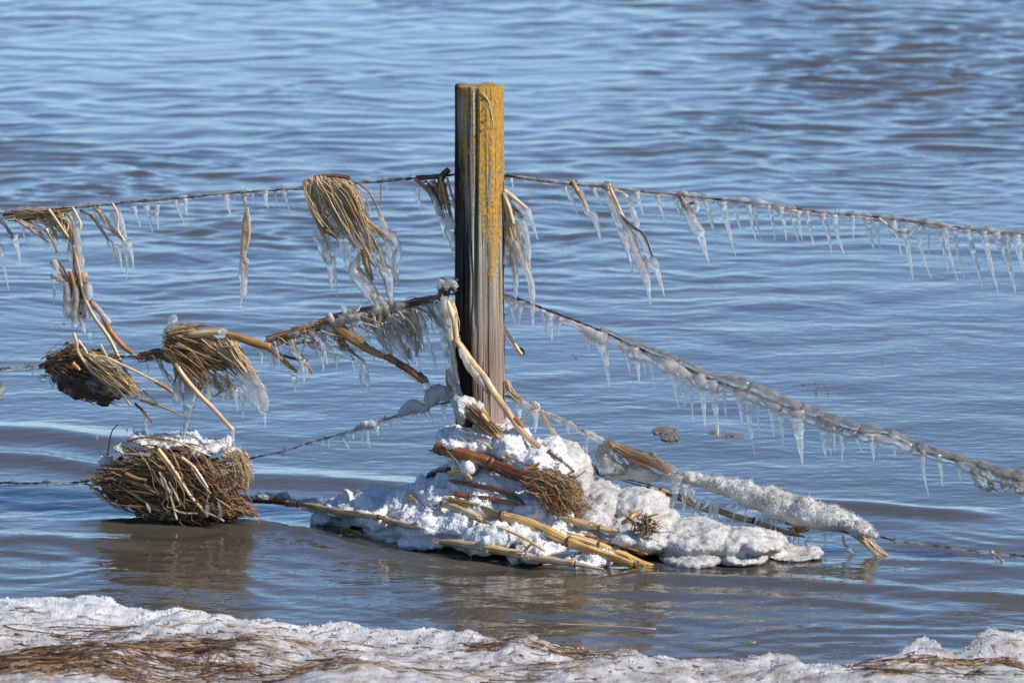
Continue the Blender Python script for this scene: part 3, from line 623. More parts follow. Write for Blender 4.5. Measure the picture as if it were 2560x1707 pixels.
MR = zG((240,140,85),(295,385,0),(340,170,72),(315,385,0),(510,250,56),(540,455,0),(565,275,62),(588,500,0),(655,310,52),(640,465,0),(865,400,85),(905,630,0),(960,440,120),(1055,870,0),(1165,520,78),(1230,785,0),(1258,560,72),(1298,835,0),(1320,590,52),(1355,780,0),(1385,610,70),(1425,890,0),(1560,690,105),(1625,1060,0),(1665,730,72),(1675,1035,0),(1710,750,58),(1738,1160,0),(1800,770,92),(1838,1200,0),(1905,820,100),(1948,1280,0),(1990,850,54),(2027,1200,0),(2105,890,92),(2150,1205,0),(2190,910,100),(2248,1435,0),(2270,940,62),(2292,1285,0)) + \
     zH((258,575,62),(308,895,0),(345,610,80),(378,990,0),(500,670,140),(545,1125,0),(695,750,92),(733,1068,0),(768,790,62),(780,1055,0),(803,800,38),(812,1015,0),(852,815,44),(868,1090,0),(965,850,75),(1035,1025,0),(1102,870,56),(1125,1090,0),(1170,900,44),(1176,1072,0),(1293,980,36),(1297,1065,0),(1528,990,52),(1575,1370,0),(1652,1030,44),(1690,1300,0),(1815,1080,50),(1842,1258,0),(2335,1300,40),(2338,1425,0))
icicles(pair(MR), 'from the post along the middle wire to the right', 'icicles on the middle wire right of the post', 'right', ICE)
ML = zE((1205,900,50),(1215,1015,0),(265,970,30),(268,1045,0)) + zF((110,640,50),(120,830,0),(150,640,36),(152,795,0),(45,640,40),(50,760,0))
icicles(pair(ML), 'from the post along the middle wire to the left', 'icicles on the middle wire left of the post', 'left')
BL = zF((538,1385,34),(543,1470,0),(590,1365,38),(592,1440,0),(705,1330,46),(765,1455,0),(790,1300,44),(796,1365,0),(862,1290,34),(885,1420,0),(912,1280,46),(932,1440,0),(988,1260,30),(992,1340,0),(1030,1250,28),(1035,1365,0),(1105,1195,28),(1103,1315,0),(1175,1180,24),(1178,1260,0),(1290,1150,42),(1310,1255,0),(1385,1120,60),(1450,1230,0),(1535,1080,44),(1550,1210,0))
icicles(pair(BL), 'from the post along the lowest wire to the left', 'icicles on the lowest wire left of the post', 'left')
BR = zG((718,1165,44),(725,1268,0),(880,1245,46),(873,1450,0),(452,1055,60),(448,1250,0)) + [(2482,1380,30),(2492,1402,0)]
icicles(pair(BR), 'from the post along the lowest wire to the right', 'icicles on the lowest wire right of the post', 'right')
# ------------------------------------------------------------------ iced straw hanging on the uppermost wire
def loc0(p, d=0.0): return W(p[0], p[1], d)
t = thing('straw_bundle', 'big pale straw sheaf with long iced tails, draped over the uppermost wire', 'straw bundle', loc0((900,455)))
g = [zB((290,235),(285,300),(320,440),(370,600),(440,770)), zB((340,215),(400,330),(470,480),(560,640),(650,760)), zB((390,205),(520,370),(620,560),(720,760),(840,960)),
     zB((470,215),(620,340),(720,560),(830,800),(960,1080)), zB((560,225),(690,330),(790,560),(900,640),(1010,760))]
sheaf(t, g, 52, 70, (5,9.5), (2,4), (-0.030,0.025), 8, STRAW, cut=0.45, start=0.10, tr=(0.25,1.0))
stem(t, zB((345,208),(420,195),(520,192),(640,212)), 11, LEAF, -0.01, 'stalk', 0.35, 0.9)
stem(t, zB((265,270),(290,236),(330,232)), 14, STRAW, -0.012, 'stalk', 0.7)
stem(t, zB((280,250),(290,360),(330,490),(350,540)), 11, STRAW, -0.02, 'stalk', 0.6)
stem(t, zB((370,540),(420,670),(465,790)), 9, LEAF, -0.02, 'stalk', 0.75)
stem(t, zB((385,490),(410,590),(450,640),(540,690)), 19, LEAF, -0.012, 'stalk', 0.3, 0.9); stem(t, zB((440,640),(500,655),(545,690)), 14, PALE, -0.016, 'stalk', 0.5)
stem(t, zB((750,790),(770,900),(820,1050)), 22, STRAW_D, -0.01, 'leaf', 0.6, 0.4, 1)
stem(t, zB((690,250),(790,330),(870,480),(940,620),(1020,700),(1030,780)), 5, STRAW_D, -0.014, 'stalk', 0.5)
stem(t, zB((640,250),(720,320),(790,420),(800,520)), 5, STRAW, -0.012); stem(t, zB((885,260),(890,330),(882,440)), 4, STRAW, -0.004)
ice(t, [wk(zB((350,610,34),(360,700,52),(400,760,60),(430,830,70),(470,900,62))), wk(zB((745,800,40),(720,880,70),(665,950,80),(720,1050,92),(790,1150,96),(850,1230,88),(885,1330,56),(902,1480,10))),
        wk(zB((820,820,40),(850,900,50),(905,950,70),(950,1000,86),(965,1120,56),(985,1290,10))), wk(zB((860,450,20),(900,560,44),(940,650,50),(985,690,60),(1030,770,56),(1020,860,66),(1000,960,48))),
        wk(zB((930,680,44),(950,780,56),(980,880,60),(1005,980,40),(1030,1105,8))), wk(zB((870,1180,50),(930,1270,70),(1000,1390,74),(1040,1480,56),(1060,1560,30),(1095,1640,8))),
        wk(zB((620,640,30),(680,720,46),(740,800,40))), wk(zB((690,440,22),(760,620,34),(830,800,36))), wk(zB((540,690,40),(620,690,40),(700,780,36))), wk(zB((900,820,46),(905,900,50),(930,960,40)))], -0.012)
for pts, w_ in ((zB((755,800),(700,930),(790,1110),(870,1290)), 8), (zB((830,850),(900,1000),(945,1160),(1000,1350)), 6), (zB((700,930),(820,1080),(900,1220),(960,1330)), 5), (zB((760,960),(850,1120),(950,1300),(1030,1450)), 5)):
    stem(t, pts, w_, STRAW, -0.012)
drips(t, pair(zB((440,800,66),(490,1130,0),(478,810,62),(535,1205,0),(560,700,50),(615,990,0),(620,740,56),(650,1140,0),(690,760,40),(705,900,0),(795,1210,36),(803,1330,0),(1020,960,44),(1032,1105,0),(860,940,40),(870,1060,0))), -0.01)

t = thing('straw_tuft', 'dark frayed tuft of straw on the uppermost wire, touching the left side of the post', 'straw bundle', loc0((1110,445)))
stem(t, zB((1370,230),(1400,185),(1445,140)), 20, DARKW, 0, 'twig', 0.4); stem(t, zB((1180,215),(1300,205),(1420,190)), 14, DARKW, 0.0, 'twig', 0.8); stem(t, zB((1330,340),(1370,260),(1400,200)), 13, DARKW, -0.008, 'twig', 0.8)
sheaf(t, [zB((1160,215),(1240,270),(1310,370),(1350,480)), zB((1290,210),(1340,310),(1390,430),(1420,540)), zB((1400,200),(1410,320),(1440,430),(1470,530))], 14, 16, (4,8), (2,3), (-0.015,0.012), 7, STRAW_D, cut=0.4)
stem(t, zB((1170,220),(1230,270),(1290,340)), 10, LEAF, -0.012, ti=0.9); stem(t, zB((1380,240),(1420,400),(1465,530)), 9, LEAF, -0.014, ti=0.9); stem(t, zB((1430,210),(1460,330),(1500,450),(1525,515)), 6, STRAW, -0.012)
ice(t, [wk(zB((1340,440,30),(1380,520,70),(1400,600,60),(1412,720,8))), wk(zB((1430,500,50),(1455,580,90),(1450,660,80),(1480,740,66),(1492,820,40),(1498,920,8))), wk(zB((1480,420,14),(1522,500,24),(1515,560,30),(1495,620,20))), wk(zB((1300,330,20),(1340,430,34),(1380,520,40)))], -0.012)
drips(t, pair(zB((1178,285,42),(1216,480,0),(1250,250,30),(1262,330,0))), -0.004)

t = thing('straw_bundle', 'iced pale straw hanging against the right side of the post above the middle wire', 'straw bundle', loc0((1262,480), 0.0))
sheaf(t, [zB((1892,310),(1900,520),(1905,760),(1885,1000)), zB((1900,320),(1960,560),(2030,800),(2110,1040))], 14, 16, (5,8), (2,3), (-0.012,0.015), 6, STRAW, cut=0.35, start=0.1)
stem(t, zB((1895,310),(1990,380),(2085,465)), 10, STRAW, -0.008); stem(t, zB((1890,330),(1945,480),(1975,590)), 9, STRAW, -0.014, ti=0.95); stem(t, zB((1985,560),(2050,800),(2110,1030)), 9, STRAW, -0.008, ti=0.8)
stem(t, zB((1950,460),(1990,490),(2040,530)), 20, LEAF, -0.004, 'leaf', 0.5, 0.4); stem(t, zB((1940,620),(1965,900),(1990,1050)), 9, STRAW, -0.004, ti=0.6); stem(t, zB((1905,600),(1900,800),(1875,1060)), 9, STRAW_D, -0.004)
ice(t, [wk(zB((1960,390,26),(2020,450,40),(2080,490,60),(2110,540,40),(2172,720,7))), wk(zB((1985,490,30),(2050,580,56),(2075,680,50),(2095,800,40),(2105,960,14))), wk(zB((1985,720,30),(2030,860,56),(2075,960,56),(2110,1060,60),(2125,1200,44),(2130,1430,20))),
        wk(zB((1950,700,26),(1970,850,40),(1990,1000,44),(1993,1120,34),(1985,1300,10))), wk(zB((1905,560,26),(1912,760,30),(1895,920,24))), wk(zB((2020,480,30),(2035,530,40),(2060,500,30)))], -0.008)
drips(t, pair(zC((118,150,16),(152,265,0))), 0)

t = thing('straw_bundle', 'ragged straw strands gathered along the uppermost wire near the left edge', 'straw bundle', loc0((170,530)))
sheaf(t, [zA((100,520),(180,560),(300,640),(420,780)), zA((300,500),(400,560),(520,680),(600,760)), zA((420,470),(490,560),(560,700),(620,820)), zA((560,450),(600,560),(610,700),(640,860))], 22, 30, (4,8), (2,3), (-0.015,0.015), 7, STRAW, cut=0.35)
sheaf(t, [zA((30,510),(200,490),(400,480),(650,460)), zA((100,540),(250,540),(400,520),(620,500))], 14, 16, (5,9), (2,4), (-0.012,0.010), 8, STRAW_D, cut=0.4)
stem(t, zA((395,465),(470,570),(560,700)), 7, STRAW, -0.018, ti=0.9); stem(t, zA((590,455),(650,560),(655,620),(610,690)), 8, STRAW, -0.014, ti=0.95); stem(t, zA((370,620),(420,700),(470,820)), 9, LEAF, -0.012, ti=1.0); stem(t, zA((110,540),(200,600),(290,665),(400,740)), 6, STRAW_D, -0.008)
stem(t, zA((500,540),(560,560),(545,650),(520,600)), 6, STRAW, -0.016, ti=1.0)
stem(t, zA((600,760),(640,950),(680,1150),(760,1330),(900,1530)) + zE((1000,960),(1080,1090),(1160,1180)), 9.5, PALE, -0.02, 'stalk', 0.6, 0.9)
stem(t, zA((610,720),(600,900),(640,1060)), 7, STRAW, -0.012); stem(t, zA((620,780),(650,900),(670,1000)), 6, STRAW, -0.018)
ice(t, [wk(zA((575,740,40),(575,830,56),(590,920,44),(615,980,30))), wk(zA((620,620,44),(635,740,60),(650,860,56),(660,960,40))), wk(zA((655,830,40),(672,880,34),(685,930,8)))], -0.015)
drips(t, pair(zA((360,690,40),(382,805,0),(250,590,30),(262,690,0))), -0.008)

t = thing('straw_tuft', 'clump of ice glazed weed hanging above the dark matted straw raft', 'straw bundle', loc0((190,740)))
sheaf(t, [zA((540,980),(560,1150),(560,1350)), zA((620,960),(640,1180),(630,1460)), zA((680,1000),(710,1200),(700,1420))], 16, 14, (6,11), (2,4), (-0.02,0.015), 7, STRAW_D, cut=0.3)
stem(t, zA((430,890),(490,940),(560,1060)), 15, STRAW, -0.01, ti=0.5); stem(t, zA((420,1015),(490,1020),(560,1080)), 13, STRAW, -0.008, ti=0.4); stem(t, zA((575,970),(600,1060),(610,1160)), 14, LEAF, -0.018, ti=0.8)
stem(t, zA((740,1210),(830,1330),(900,1460),(1000,1580)) + zE((1085,860)), 15, RUST, -0.008, 'stalk', 0.8, 0.9)
ice(t, [wk(zA((425,890,60),(450,920,70),(470,960,40))), wk(zA((430,1010,44),(480,1030,50),(530,1060,40))), wk(zA((540,1060,50),(550,1180,80),(560,1300,90),(560,1360,50))), wk(zA((620,1080,60),(620,1220,80),(615,1360,80),(610,1440,60))),
        wk(zA((680,980,50),(695,1020,60),(690,1060,30))), wk(zA((700,1080,66),(725,1130,74),(735,1190,56))), wk(zA((690,1200,70),(700,1290,80),(720,1360,50))), wk(zA((660,1330,50),(680,1440,60),(690,1490,20))), wk(zA((750,1220,30),(830,1320,50),(900,1400,44)))], -0.016)
drips(t, pair(zA((440,1030,50),(438,1240,0),(500,1040,44),(520,1140,0),(735,1460,40),(745,1590,0))), -0.01)

t = thing('ice_glazed_twig', 'bent grass stem carrying two short icicles, just right of the left straw strands', 'iced stem', loc0((240,560)))
stem(t, zA((650,480),(740,520),(810,610),(890,730)), 7, STRAW_D, 0); ice(t, [wk(zA((760,500,40),(800,590,34),(870,700,30),(905,750,56),(925,820,30),(926,895,6)))], 0)
drips(t, pair(zA((940,760,50),(1000,930,0),(960,775,30),(992,975,0))), 0)
t = thing('ice_glazed_twig', 'forked straw ending in two long icicles, left of the dangling leaf on the uppermost wire', 'iced stem', loc0((280,560)))
stem(t, zA((770,440),(850,540),(900,620),(1000,710)), 13, STRAW, 0, ti=0.4); stem(t, zA((920,415),(965,520),(965,640),(1020,730)), 6, STRAW, -0.01, ti=0.9)
ice(t, [wk(zA((830,500,50),(870,600,50),(930,640,40))), wk(zA((920,500,40),(925,560,50),(960,640,40))), wk(zA((970,470,24),(1000,600,36),(1025,700,30)))], -0.003)
drips(t, pair(zA((1010,720,46),(1030,1045,0),(1045,715,64),(1093,975,0))), -0.004)
t = thing('ice_glazed_twig', 'stem with a bulging icicle at the far left under the uppermost wire', 'iced stem', loc0((20,560)))
stem(t, zA((-10,540),(40,600),(110,700)), 8, STRAW, 0); drips(t, pair(zA((112,680,62),(182,950,0))), 0); ice(t, [wk(zA((0,560,40),(50,610,30),(100,690,40)))], 0)
t = thing('dangling_leaf', 'long folded dead leaf sheathed in ice, dangling alone from the uppermost wire', 'dead leaf', loc0((614,520)))
stem(t, zA((1998,330),(1990,380),(2015,440),(2015,480)), 6, STRAW, 0); mb = MB(); P = spline([(a,b,c) for a,b,c in wk(zA((2016,460,16),(2005,560,44),(2005,680,60),(1995,770,60),(1985,840,40)))], 30)
mb.tube(np.array([W(a,b,0) for a,b,_ in P]), P[:,2]/2*S, 8, 0.35, 0.1, 40, ti=0.75); mb.build('leaf', LEAF, t); stem(t, zA((1990,850),(2010,950),(2005,1040)), 11, LEAF, 0, 'leaf', 0.7, 0.6)
stem(t, zA((2020,450),(2040,560),(2035,700),(2010,800)), 4, STRAW, -0.006)
ice(t, [wk(zA((1990,345,46),(1998,390,36),(2015,440,20))), wk(zA((2010,480,24),(2005,620,66),(1990,800,60),(1985,870,50),(1985,980,78),(1990,1060,66),(1990,1160,44),(1970,1210,22),(1953,1290,5))), wk(zA((1985,870,30),(2005,890,60),(2000,930,40)))], 0)

# right of the post on the uppermost wire
t = thing('ice_glazed_twig', 'brown leaf stub ending in an icicle bulb, first straw right of the post', 'iced stem', loc0((1432,460)))
stem(t, zC((625,170),(660,240),(710,320),(745,400)), 13, LEAF, -0.004, ti=0.8, taper=0.6); stem(t, zC((612,200),(635,180),(655,175)), 12, DARKW, -0.002)
ice(t, [wk(zC((680,250,44),(720,350,48),(750,430,56),(790,450,72),(815,500,60),(840,590,36),(868,700,5)))], -0.004)
t = thing('ice_glazed_tuft', 'largest iced tuft right of the post, ending in two long icicles side by side', 'iced stem', loc0((1520,470)))
stem(t, zC((900,200),(960,320),(1010,430),(1070,540)), 12, STRAW, -0.006, ti=0.5); stem(t, zC((930,230),(1000,380),(1100,600),(1200,860)), 7, STRAW, -0.008, ti=0.7); stem(t, zC((960,240),(1050,280),(1100,360)), 7, STRAW, -0.003, ti=0.9)
stem(t, zC((1020,450),(1120,550),(1210,620),(1280,790)), 6, DARKW, -0.012, ti=1); ice(t, [wk(zC((880,200,66),(920,220,76),(950,240,40)))], -0.002, ICE_D)
ice(t, [wk(zC((910,260,60),(960,400,72),(1010,520,86),(1050,620,100),(1080,720,70),(1105,830,30),(1113,910,10))), wk(zC((980,380,50),(1060,540,70),(1110,660,74),(1150,790,86),(1200,880,96),(1235,980,70),(1248,1080,34),(1260,1190,6))),
        wk(zC((1030,270,34),(1090,340,38),(1120,430,44),(1150,520,40),(1155,590,10))), wk(zC((1080,540,40),(1160,590,56),(1220,680,60),(1250,780,66),(1290,860,82),(1320,930,50),(1350,1020,26),(1376,1115,5)))], -0.006)
mb = MB(); ice_path(mb, wk(zC((1110,900,14),(1113,918,24),(1114,930,12))), -0.006); mb.build('ice_drop', ICE, t)
t = thing('ice_glazed_tuft', 'short dark tuft with one thick crooked icicle, right of the largest iced tuft', 'iced stem', loc0((1710,490)))
stem(t, zC((1510,290),(1540,350),(1590,440)), 17, STRAW_D, -0.004, ti=0.5); stem(t, zC((1620,350),(1560,360)), 7, STRAW_D, -0.006); stem(t, zC((1500,275),(1530,262),(1580,290)), 8, STRAW, -0.003)
ice(t, [wk(zC((1490,280,30),(1530,265,44),(1590,300,30))), wk(zC((1530,330,60),(1570,430,86),(1605,510,84),(1650,580,90),(1685,670,56),(1715,770,28),(1746,865,5))), wk(zC((1600,330,40),(1640,360,60),(1630,430,40)))], -0.004)
t = thing('grass_loop', 'thin grass blade looped under the uppermost wire near the right edge', 'grass blade', loc0((2250,565)))
stem(t, zD((1170,215),(1240,270),(1330,322),(1420,322),(1455,270),(1400,255)), 5, STRAW, -0.006, ti=0.8); ice(t, [wk(zD((1330,318,20),(1380,330,26),(1430,310,24))), wk(zD((1400,370,14),(1430,330,24),(1475,270,20)))], -0.006)

# ------------------------------------------------------------------ straw and leaves along the middle wire, left of the post
t = thing('leaf_sheath', 'thick amber leaf sheath and stalk slanting down from the middle wire towards the post foot', 'corn leaf', loc0((900,800)))
mb = MB(); P = spline(wk(zF((590,340,26),(640,430,60),(720,490,86),(820,560,84),(940,640,66),(1060,695,52))), 34); mb.tube(np.array([W(a,b,-0.02) for a,b,_ in P]), P[:,2]/2*S, 10, 0.5, 0.15, 40, ti=0.75); mb.build('sheath', LEAF, t)
stem(t, zF((1050,690),(1180,760),(1300,820),(1375,870)), 18, RUST, -0.02, 'stalk', 0.9, 1.0, 1, 10); stem(t, zF((1150,740),(1190,765),(1240,800)), 17, RUST, -0.023, 'bark_patch', 0.02, 0.9, 0.8); stem(t, zF((1330,830),(1385,870),(1395,900)), 13, STRAW_D, -0.02, 'stalk')
ice(t, [wk(zF((590,335,46),(620,390,50),(650,440,40))), wk(zF((1180,780,30),(1260,850,36),(1340,890,30))), wk(zF((1370,860,60),(1395,940,62),(1400,1000,40),(1412,1105,6))), wk(zF((700,300,44),(715,300,52),(735,340,40))), wk(zF((770,330,50),(810,310,56),(855,268,30))), wk(zF((640,420,60),(740,380,80),(850,370,70)))], -0.022)
t = thing('straw_bundle', 'tangle of iced straw tails under the middle wire just left of the post', 'straw bundle', loc0((960,800)))
sheaf(t, [zF((880,370),(960,500),(1060,640),(1100,680)), zF((1000,340),(1120,500),(1200,640),(1260,760)), zF((1130,300),(1220,420),(1290,560),(1330,760)), zF((1200,280),(1290,350),(1350,480),(1370,600))], 22, 26, (4,8), (2,3.5), (-0.02,0.015), 8, STRAW, cut=0.4)
sheaf(t, [zF((860,370),(1000,350),(1130,300)), zF((880,420),(1010,400),(1150,320))], 10, 12, (6,10), (2,4), (-0.015,0.015), 6, LEAF, cut=0.2)
ice(t, [wk(zF((1060,420,50),(1110,520,70),(1160,610,60),(1210,700,50),(1250,780,20))), wk(zF((1180,460,50),(1230,560,66),(1290,640,66),(1315,720,44),(1332,820,10))), wk(zF((1270,320,50),(1310,400,66),(1330,490,56),(1350,560,40),(1366,632,8))), wk(zF((1330,330,40),(1370,430,50),(1385,520,40))),
        wk(zF((1385,250,40),(1440,350,56),(1500,430,60),(1530,520,66),(1550,640,50),(1560,720,40),(1580,780,8))), wk(zF((1395,530,16),(1430,640,20),(1455,710,40),(1466,790,14))), wk(zF((1000,480,50),(1030,560,60),(1080,620,40)))], -0.012)
stem(t, zF((1385,250),(1440,350),(1510,450)), 8, STRAW_D, -0.012)
drips(t, pair(zF((955,610,36),(966,748,0),(1045,660,50),(1056,755,0))), -0.008)
t = thing('straw_bundle', 'amber leaves and short iced straws under the middle wire, right of the shaggy bale', 'straw bundle', loc0((790,820)))
stem(t, zF((150,600),(280,530),(390,475)), 13, LEAF, -0.01, 'leaf', 1.0, 0.8, 0.5); stem(t, zF((380,478),(480,470),(590,445)), 13, LEAF, -0.01, 'leaf', 0.95, 0.7, 0.5); stem(t, zF((240,585),(350,580),(480,572)), 9, LEAF, -0.012, 'leaf', 0.9, 0.6, 0.5)
stem(t, zF((110,620),(180,680),(260,750),(330,815)), 14, LEAF, -0.01, 'leaf', 1.0, 0.7, 0.5); stem(t, zF((120,640),(250,690),(360,715),(420,720)), 8, STRAW_D, -0.008); stem(t, zF((290,570),(340,660),(400,730),(465,830)), 8, STRAW, -0.01)
stem(t, zF((400,480),(460,530),(520,600)), 9, STRAW, -0.012); sheaf(t, [zF((600,420),(640,520),(670,650)), zF((680,470),(740,600),(820,680),(870,730))], 12, 12, (5,9), (2,3), (-0.02,0.01), 7, STRAW_D, cut=0.3)
sheaf(t, [zF((130,570),(350,470),(600,430)), zF((150,600),(360,510),(620,470))], 10, 10, (6,10), (2,4), (-0.012,0.012), 6, STRAW_D, cut=0.3)
ice(t, [wk(zF((430,480,70),(500,530,80),(550,600,66),(565,680,40),(588,760,6))), wk(zF((520,480,50),(600,520,70),(620,600,50))), wk(zF((290,560,50),(320,650,56),(360,720,50))), wk(zF((430,590,40),(480,620,40),(530,660,40),(545,740,20),(552,810,6))), wk(zF((760,580,44),(840,620,40),(860,700,30))), wk(zF((720,640,36),(810,690,44),(870,740,56),(900,840,46),(915,920,30),(928,1020,6))), wk(zF((540,450,66),(600,470,70),(660,440,50)))], -0.012)
drips(t, pair(zF((370,720,60),(392,905,0),(410,740,40),(405,880,0),(310,800,56),(326,988,0),(655,670,56),(672,825,0),(785,710,48),(812,825,0),(848,760,40),(876,965,0),(450,790,30),(468,840,0),(640,620,44),(650,720,0))), -0.008)

t = thing('straw_mat', 'ragged mat of thin iced straw wound along the middle wire from bale to post', 'straw mat', loc0((900,800)))
sheaf(t, [[(670,846),(760,817),(880,783),(1000,757),(1120,740)], [(670,856),(770,828),(890,793),(1000,768),(1115,748)]], 22, 34, (4,8), (2,3.5), (-0.018,0.012), 7, STRAW_D, cut=0.7, start=0.7, tr=(0.1,1.0))
sheaf(t, [[(690,840),(705,870),(718,905)], [(800,800),(825,850),(845,900)], [(900,780),(935,830),(960,880)], [(1010,760),(1040,800),(1060,850)], [(1090,750),(1105,790),(1120,830)]], 20, 30, (3,6), (1.8,3), (-0.025,0.01), 8, STRAW, cut=0.55, tr=(0.3,1.0))
sheaf(t, [[(430,890),(400,880),(360,885),(330,895)], [(430,900),(390,892),(350,900),(320,905)]], 14, 20, (4,8), (2,3.5), (-0.02,0.01), 8, STRAW_D, cut=0.5, start=0.5, tr=(0.1,0.9))
for k in range(26):
    x0 = random.uniform(680, 1100); y0 = np.interp(x0, [680,800,950,1100], [855,815,775,755]); L_ = random.uniform(20, 62)
    mb = MB(); icicle_mb(mb, (x0, y0), (x0+L_*0.28, y0+L_), random.uniform(8, 17), -0.012); mb.build('icicle', ICE, t)
for k in range(9):
    x0 = random.uniform(690, 1080); y0 = np.interp(x0, [680,800,950,1100], [850,812,770,748])
    ice(t, [[(x0-22, y0+8, 8), (x0, y0+3, random.uniform(14,24)), (x0+24, y0-4, 8)]], -0.016)
t = thing('straw_bale', 'shaggy iced straw bale round the middle wire, with a tapered ice fan hanging below', 'straw bundle', loc0((540,870)))
blob('core', [(*zE((1480,800))[0],0,34,36,0.05),(*zE((1640,860))[0],0.0,52,42,0.06,-20),(*zE((1800,900))[0],0,46,34,0.05,-30),(*zE((1420,720))[0],0,22,22,0.035)], 0.008, CORE, t, None, ((0.01,30),(0.005,80)))
sheaf(t, [zE((1360,680),(1500,640),(1700,640),(1800,690)), zE((1350,720),(1550,760),(1800,900),(2050,1060)), zE((1345,780),(1480,860),(1650,980),(1760,1120)), zE((1340,820),(1420,920),(1480,1050),(1520,1180))], 46, 60, (5,10), (2,4), (-0.075,-0.035), 10, STRAW_D, cut=0.4, tr=(0.3,1.0))
sheaf(t, [zE((1700,740),(1800,860),(1900,980),(2000,1060)), zE((1880,740),(1960,860),(2040,960),(2120,1060))], 20, 24, (6,11), (2,4), (-0.075,-0.04), 8, STRAW, cut=0.3, tr=(0.5,1.0))
sheaf(t, [zE((1440,900),(1440,1020),(1430,1160)), zE((1560,980),(1580,1080),(1600,1200)), zE((1720,1020),(1760,1120),(1800,1200)), zE((1850,1040),(1920,1150),(1960,1260))], 22, 30, (4,8), (2,3), (-0.06,-0.02), 9, STRAW, cut=0.35)
mb = MB(); P = spline(wk(zE((1530,705,40),(1660,695,48),(1800,688,46))), 14); mb.tube(np.array([W(a,b,-0.075) for a,b,_ in P]), P[:,2]/2*S, 9, 0.6, 0.08, 40, ti=0.6); mb.build('stalk', PALE, t)
mb = MB(); P = spline(wk(zE((1850,710,66),(1960,735,70),(2080,775,74),(2210,810,60))), 18); mb.tube(np.array([W(a,b,-0.06) for a,b,_ in P]), P[:,2]/2*S, 9, 0.5, 0.08, 40, ti=0.9); mb.build('leaf', LEAF, t)
stem(t, zE((1435,940),(1500,1040),(1600,1160),(1750,1320),(1905,1490)), 11.5, PALE, -0.075, 'stalk', 0.95, 0.9); stem(t, zE((1800,806),(1930,800)), 4, PALE, -0.08)
stem(t, zE((1240,870),(1330,980),(1420,1090),(1500,1250)), 5, STRAW, -0.05, ti=0.9)
ice(t, [wk(zE((1390,640,50),(1420,580,70),(1440,565,50))), wk(zE((1350,700,70),(1430,650,90),(1520,630,70))), wk(zE((1760,690,40),(1810,680,60),(1880,710,40))), wk(zE((1440,1090,60),(1450,1170,92),(1445,1230,90),(1440,1275,40)))], -0.06)
ice(t, [wk(zE((1550,1120,90),(1550,1220,116),(1535,1310,80),(1520,1420,50),(1490,1560,40))) + wk(zI((1455,390,44),(1445,425,20))), wk(zE((1680,1080,50),(1695,1180,66),(1700,1240,30))), wk(zE((1290,900,30),(1340,1020,40),(1390,1110,30)))], -0.06, ICE_D)
ice(t, [wk(zE((1940,960,60),(2020,1080,120),(2080,1190,150),(2130,1290,110),(2160,1370,30))), wk(zE((2060,1040,70),(2110,1140,100),(2150,1240,90),(2168,1340,40)))], -0.05, ICE_W, 'ice_fan', flat=0.35)
drips(t, pair(zE((1925,1160,40),(1940,1330,0),(1968,1150,44),(1982,1390,0),(1815,1080,40),(1826,1255,0),(1860,1150,30),(1862,1270,0),(2158,1350,30),(2166,1475,0),(1898,1480,26),(1906,1640,0),(1640,1240,30),(1660,1310,0),(2135,880,30),(2140,960,0))), -0.055)

t = thing('straw_raft', 'dark matted straw raft on the middle wire, its underside caked with grey ice', 'straw bundle', loc0((250,930)))
blob('core', [(*zE((570,880))[0],0.01,40,18,0.035,-12),(*zE((700,960))[0],0.01,62,30,0.045,-28),(*zE((570,1050))[0],0.01,34,38,0.04),(*zE((720,1120))[0],0.01,60,30,0.045,-15),(*zE((940,1190))[0],0.01,52,16,0.035,-22),(*zE((590,830))[0],0,16,16,0.02)], 0.007, CORE, t, None, ((0.016,26),(0.008,70)))
sheaf(t, [zE((320,970),(470,880),(560,800),(620,830)), zE((360,980),(560,900),(760,940),(900,1000)), zE((420,1000),(560,1010),(720,1060),(900,1130)), zE((450,1080),(580,1130),(720,1170),(920,1230))], 40, 90, (5,10), (2,4), (-0.075,-0.035), 16, STRAW_D, cut=0.6, start=0.6, tr=(0.0,0.75))
ice(t, [wk(zE((430,1050,50),(520,1075,80),(600,1060,50)))], -0.075, ICE_D); blob('ice_crust', [(*zE((630,1130))[0],-0.055,36,30,0.03),(*zE((760,1130))[0],-0.055,34,26,0.03),(*zE((880,1150))[0],-0.05,40,18,0.03,-15),(*zE((500,1060))[0],-0.05,26,14,0.03)], 0.006, ICE_D, t, None, ((0.008,40),(0.003,110)))
ice(t, [wk(zE((350,1030,60),(350,1070,80),(345,1095,40)))], -0.02)
sheaf(t, [zE((330,965),(480,900),(620,830),(700,860)), zE((560,830),(740,870),(950,890),(1080,890)), zE((400,980),(520,940),(640,960),(760,1020))], 24, 30, (5,10), (2,4), (-0.07,-0.02), 9, STRAW_D, cut=0.4)
sheaf(t, [zE((640,860),(760,1020),(950,1160),(1100,1260)), zE((700,850),(850,960),(1000,1080),(1160,1220)), zE((760,880),(900,940),(1050,1060),(1140,1180))], 30, 36, (4,8), (2,3.5), (-0.11,-0.07), 9, STRAW, cut=0.4, tr=(0.1,0.95))
sheaf(t, [zE((360,1000),(460,1090),(600,1180),(780,1240)), zE((420,960),(560,1020),(760,1120),(980,1220)), zE((480,1100),(620,1200),(760,1250),(1000,1270))], 26, 50, (4,9), (2,4), (-0.085,-0.055), 10, STRAW_D, cut=0.5, start=0.5, tr=(0.0,0.5))
stem(t, zE((600,690),(625,780),(640,860),(760,1020),(940,1130),(1070,1290)), 9, STRAW, -0.10, 'stalk'); stem(t, zE((640,750),(700,840),(760,960)), 7, STRAW, -0.09, ti=0.9)
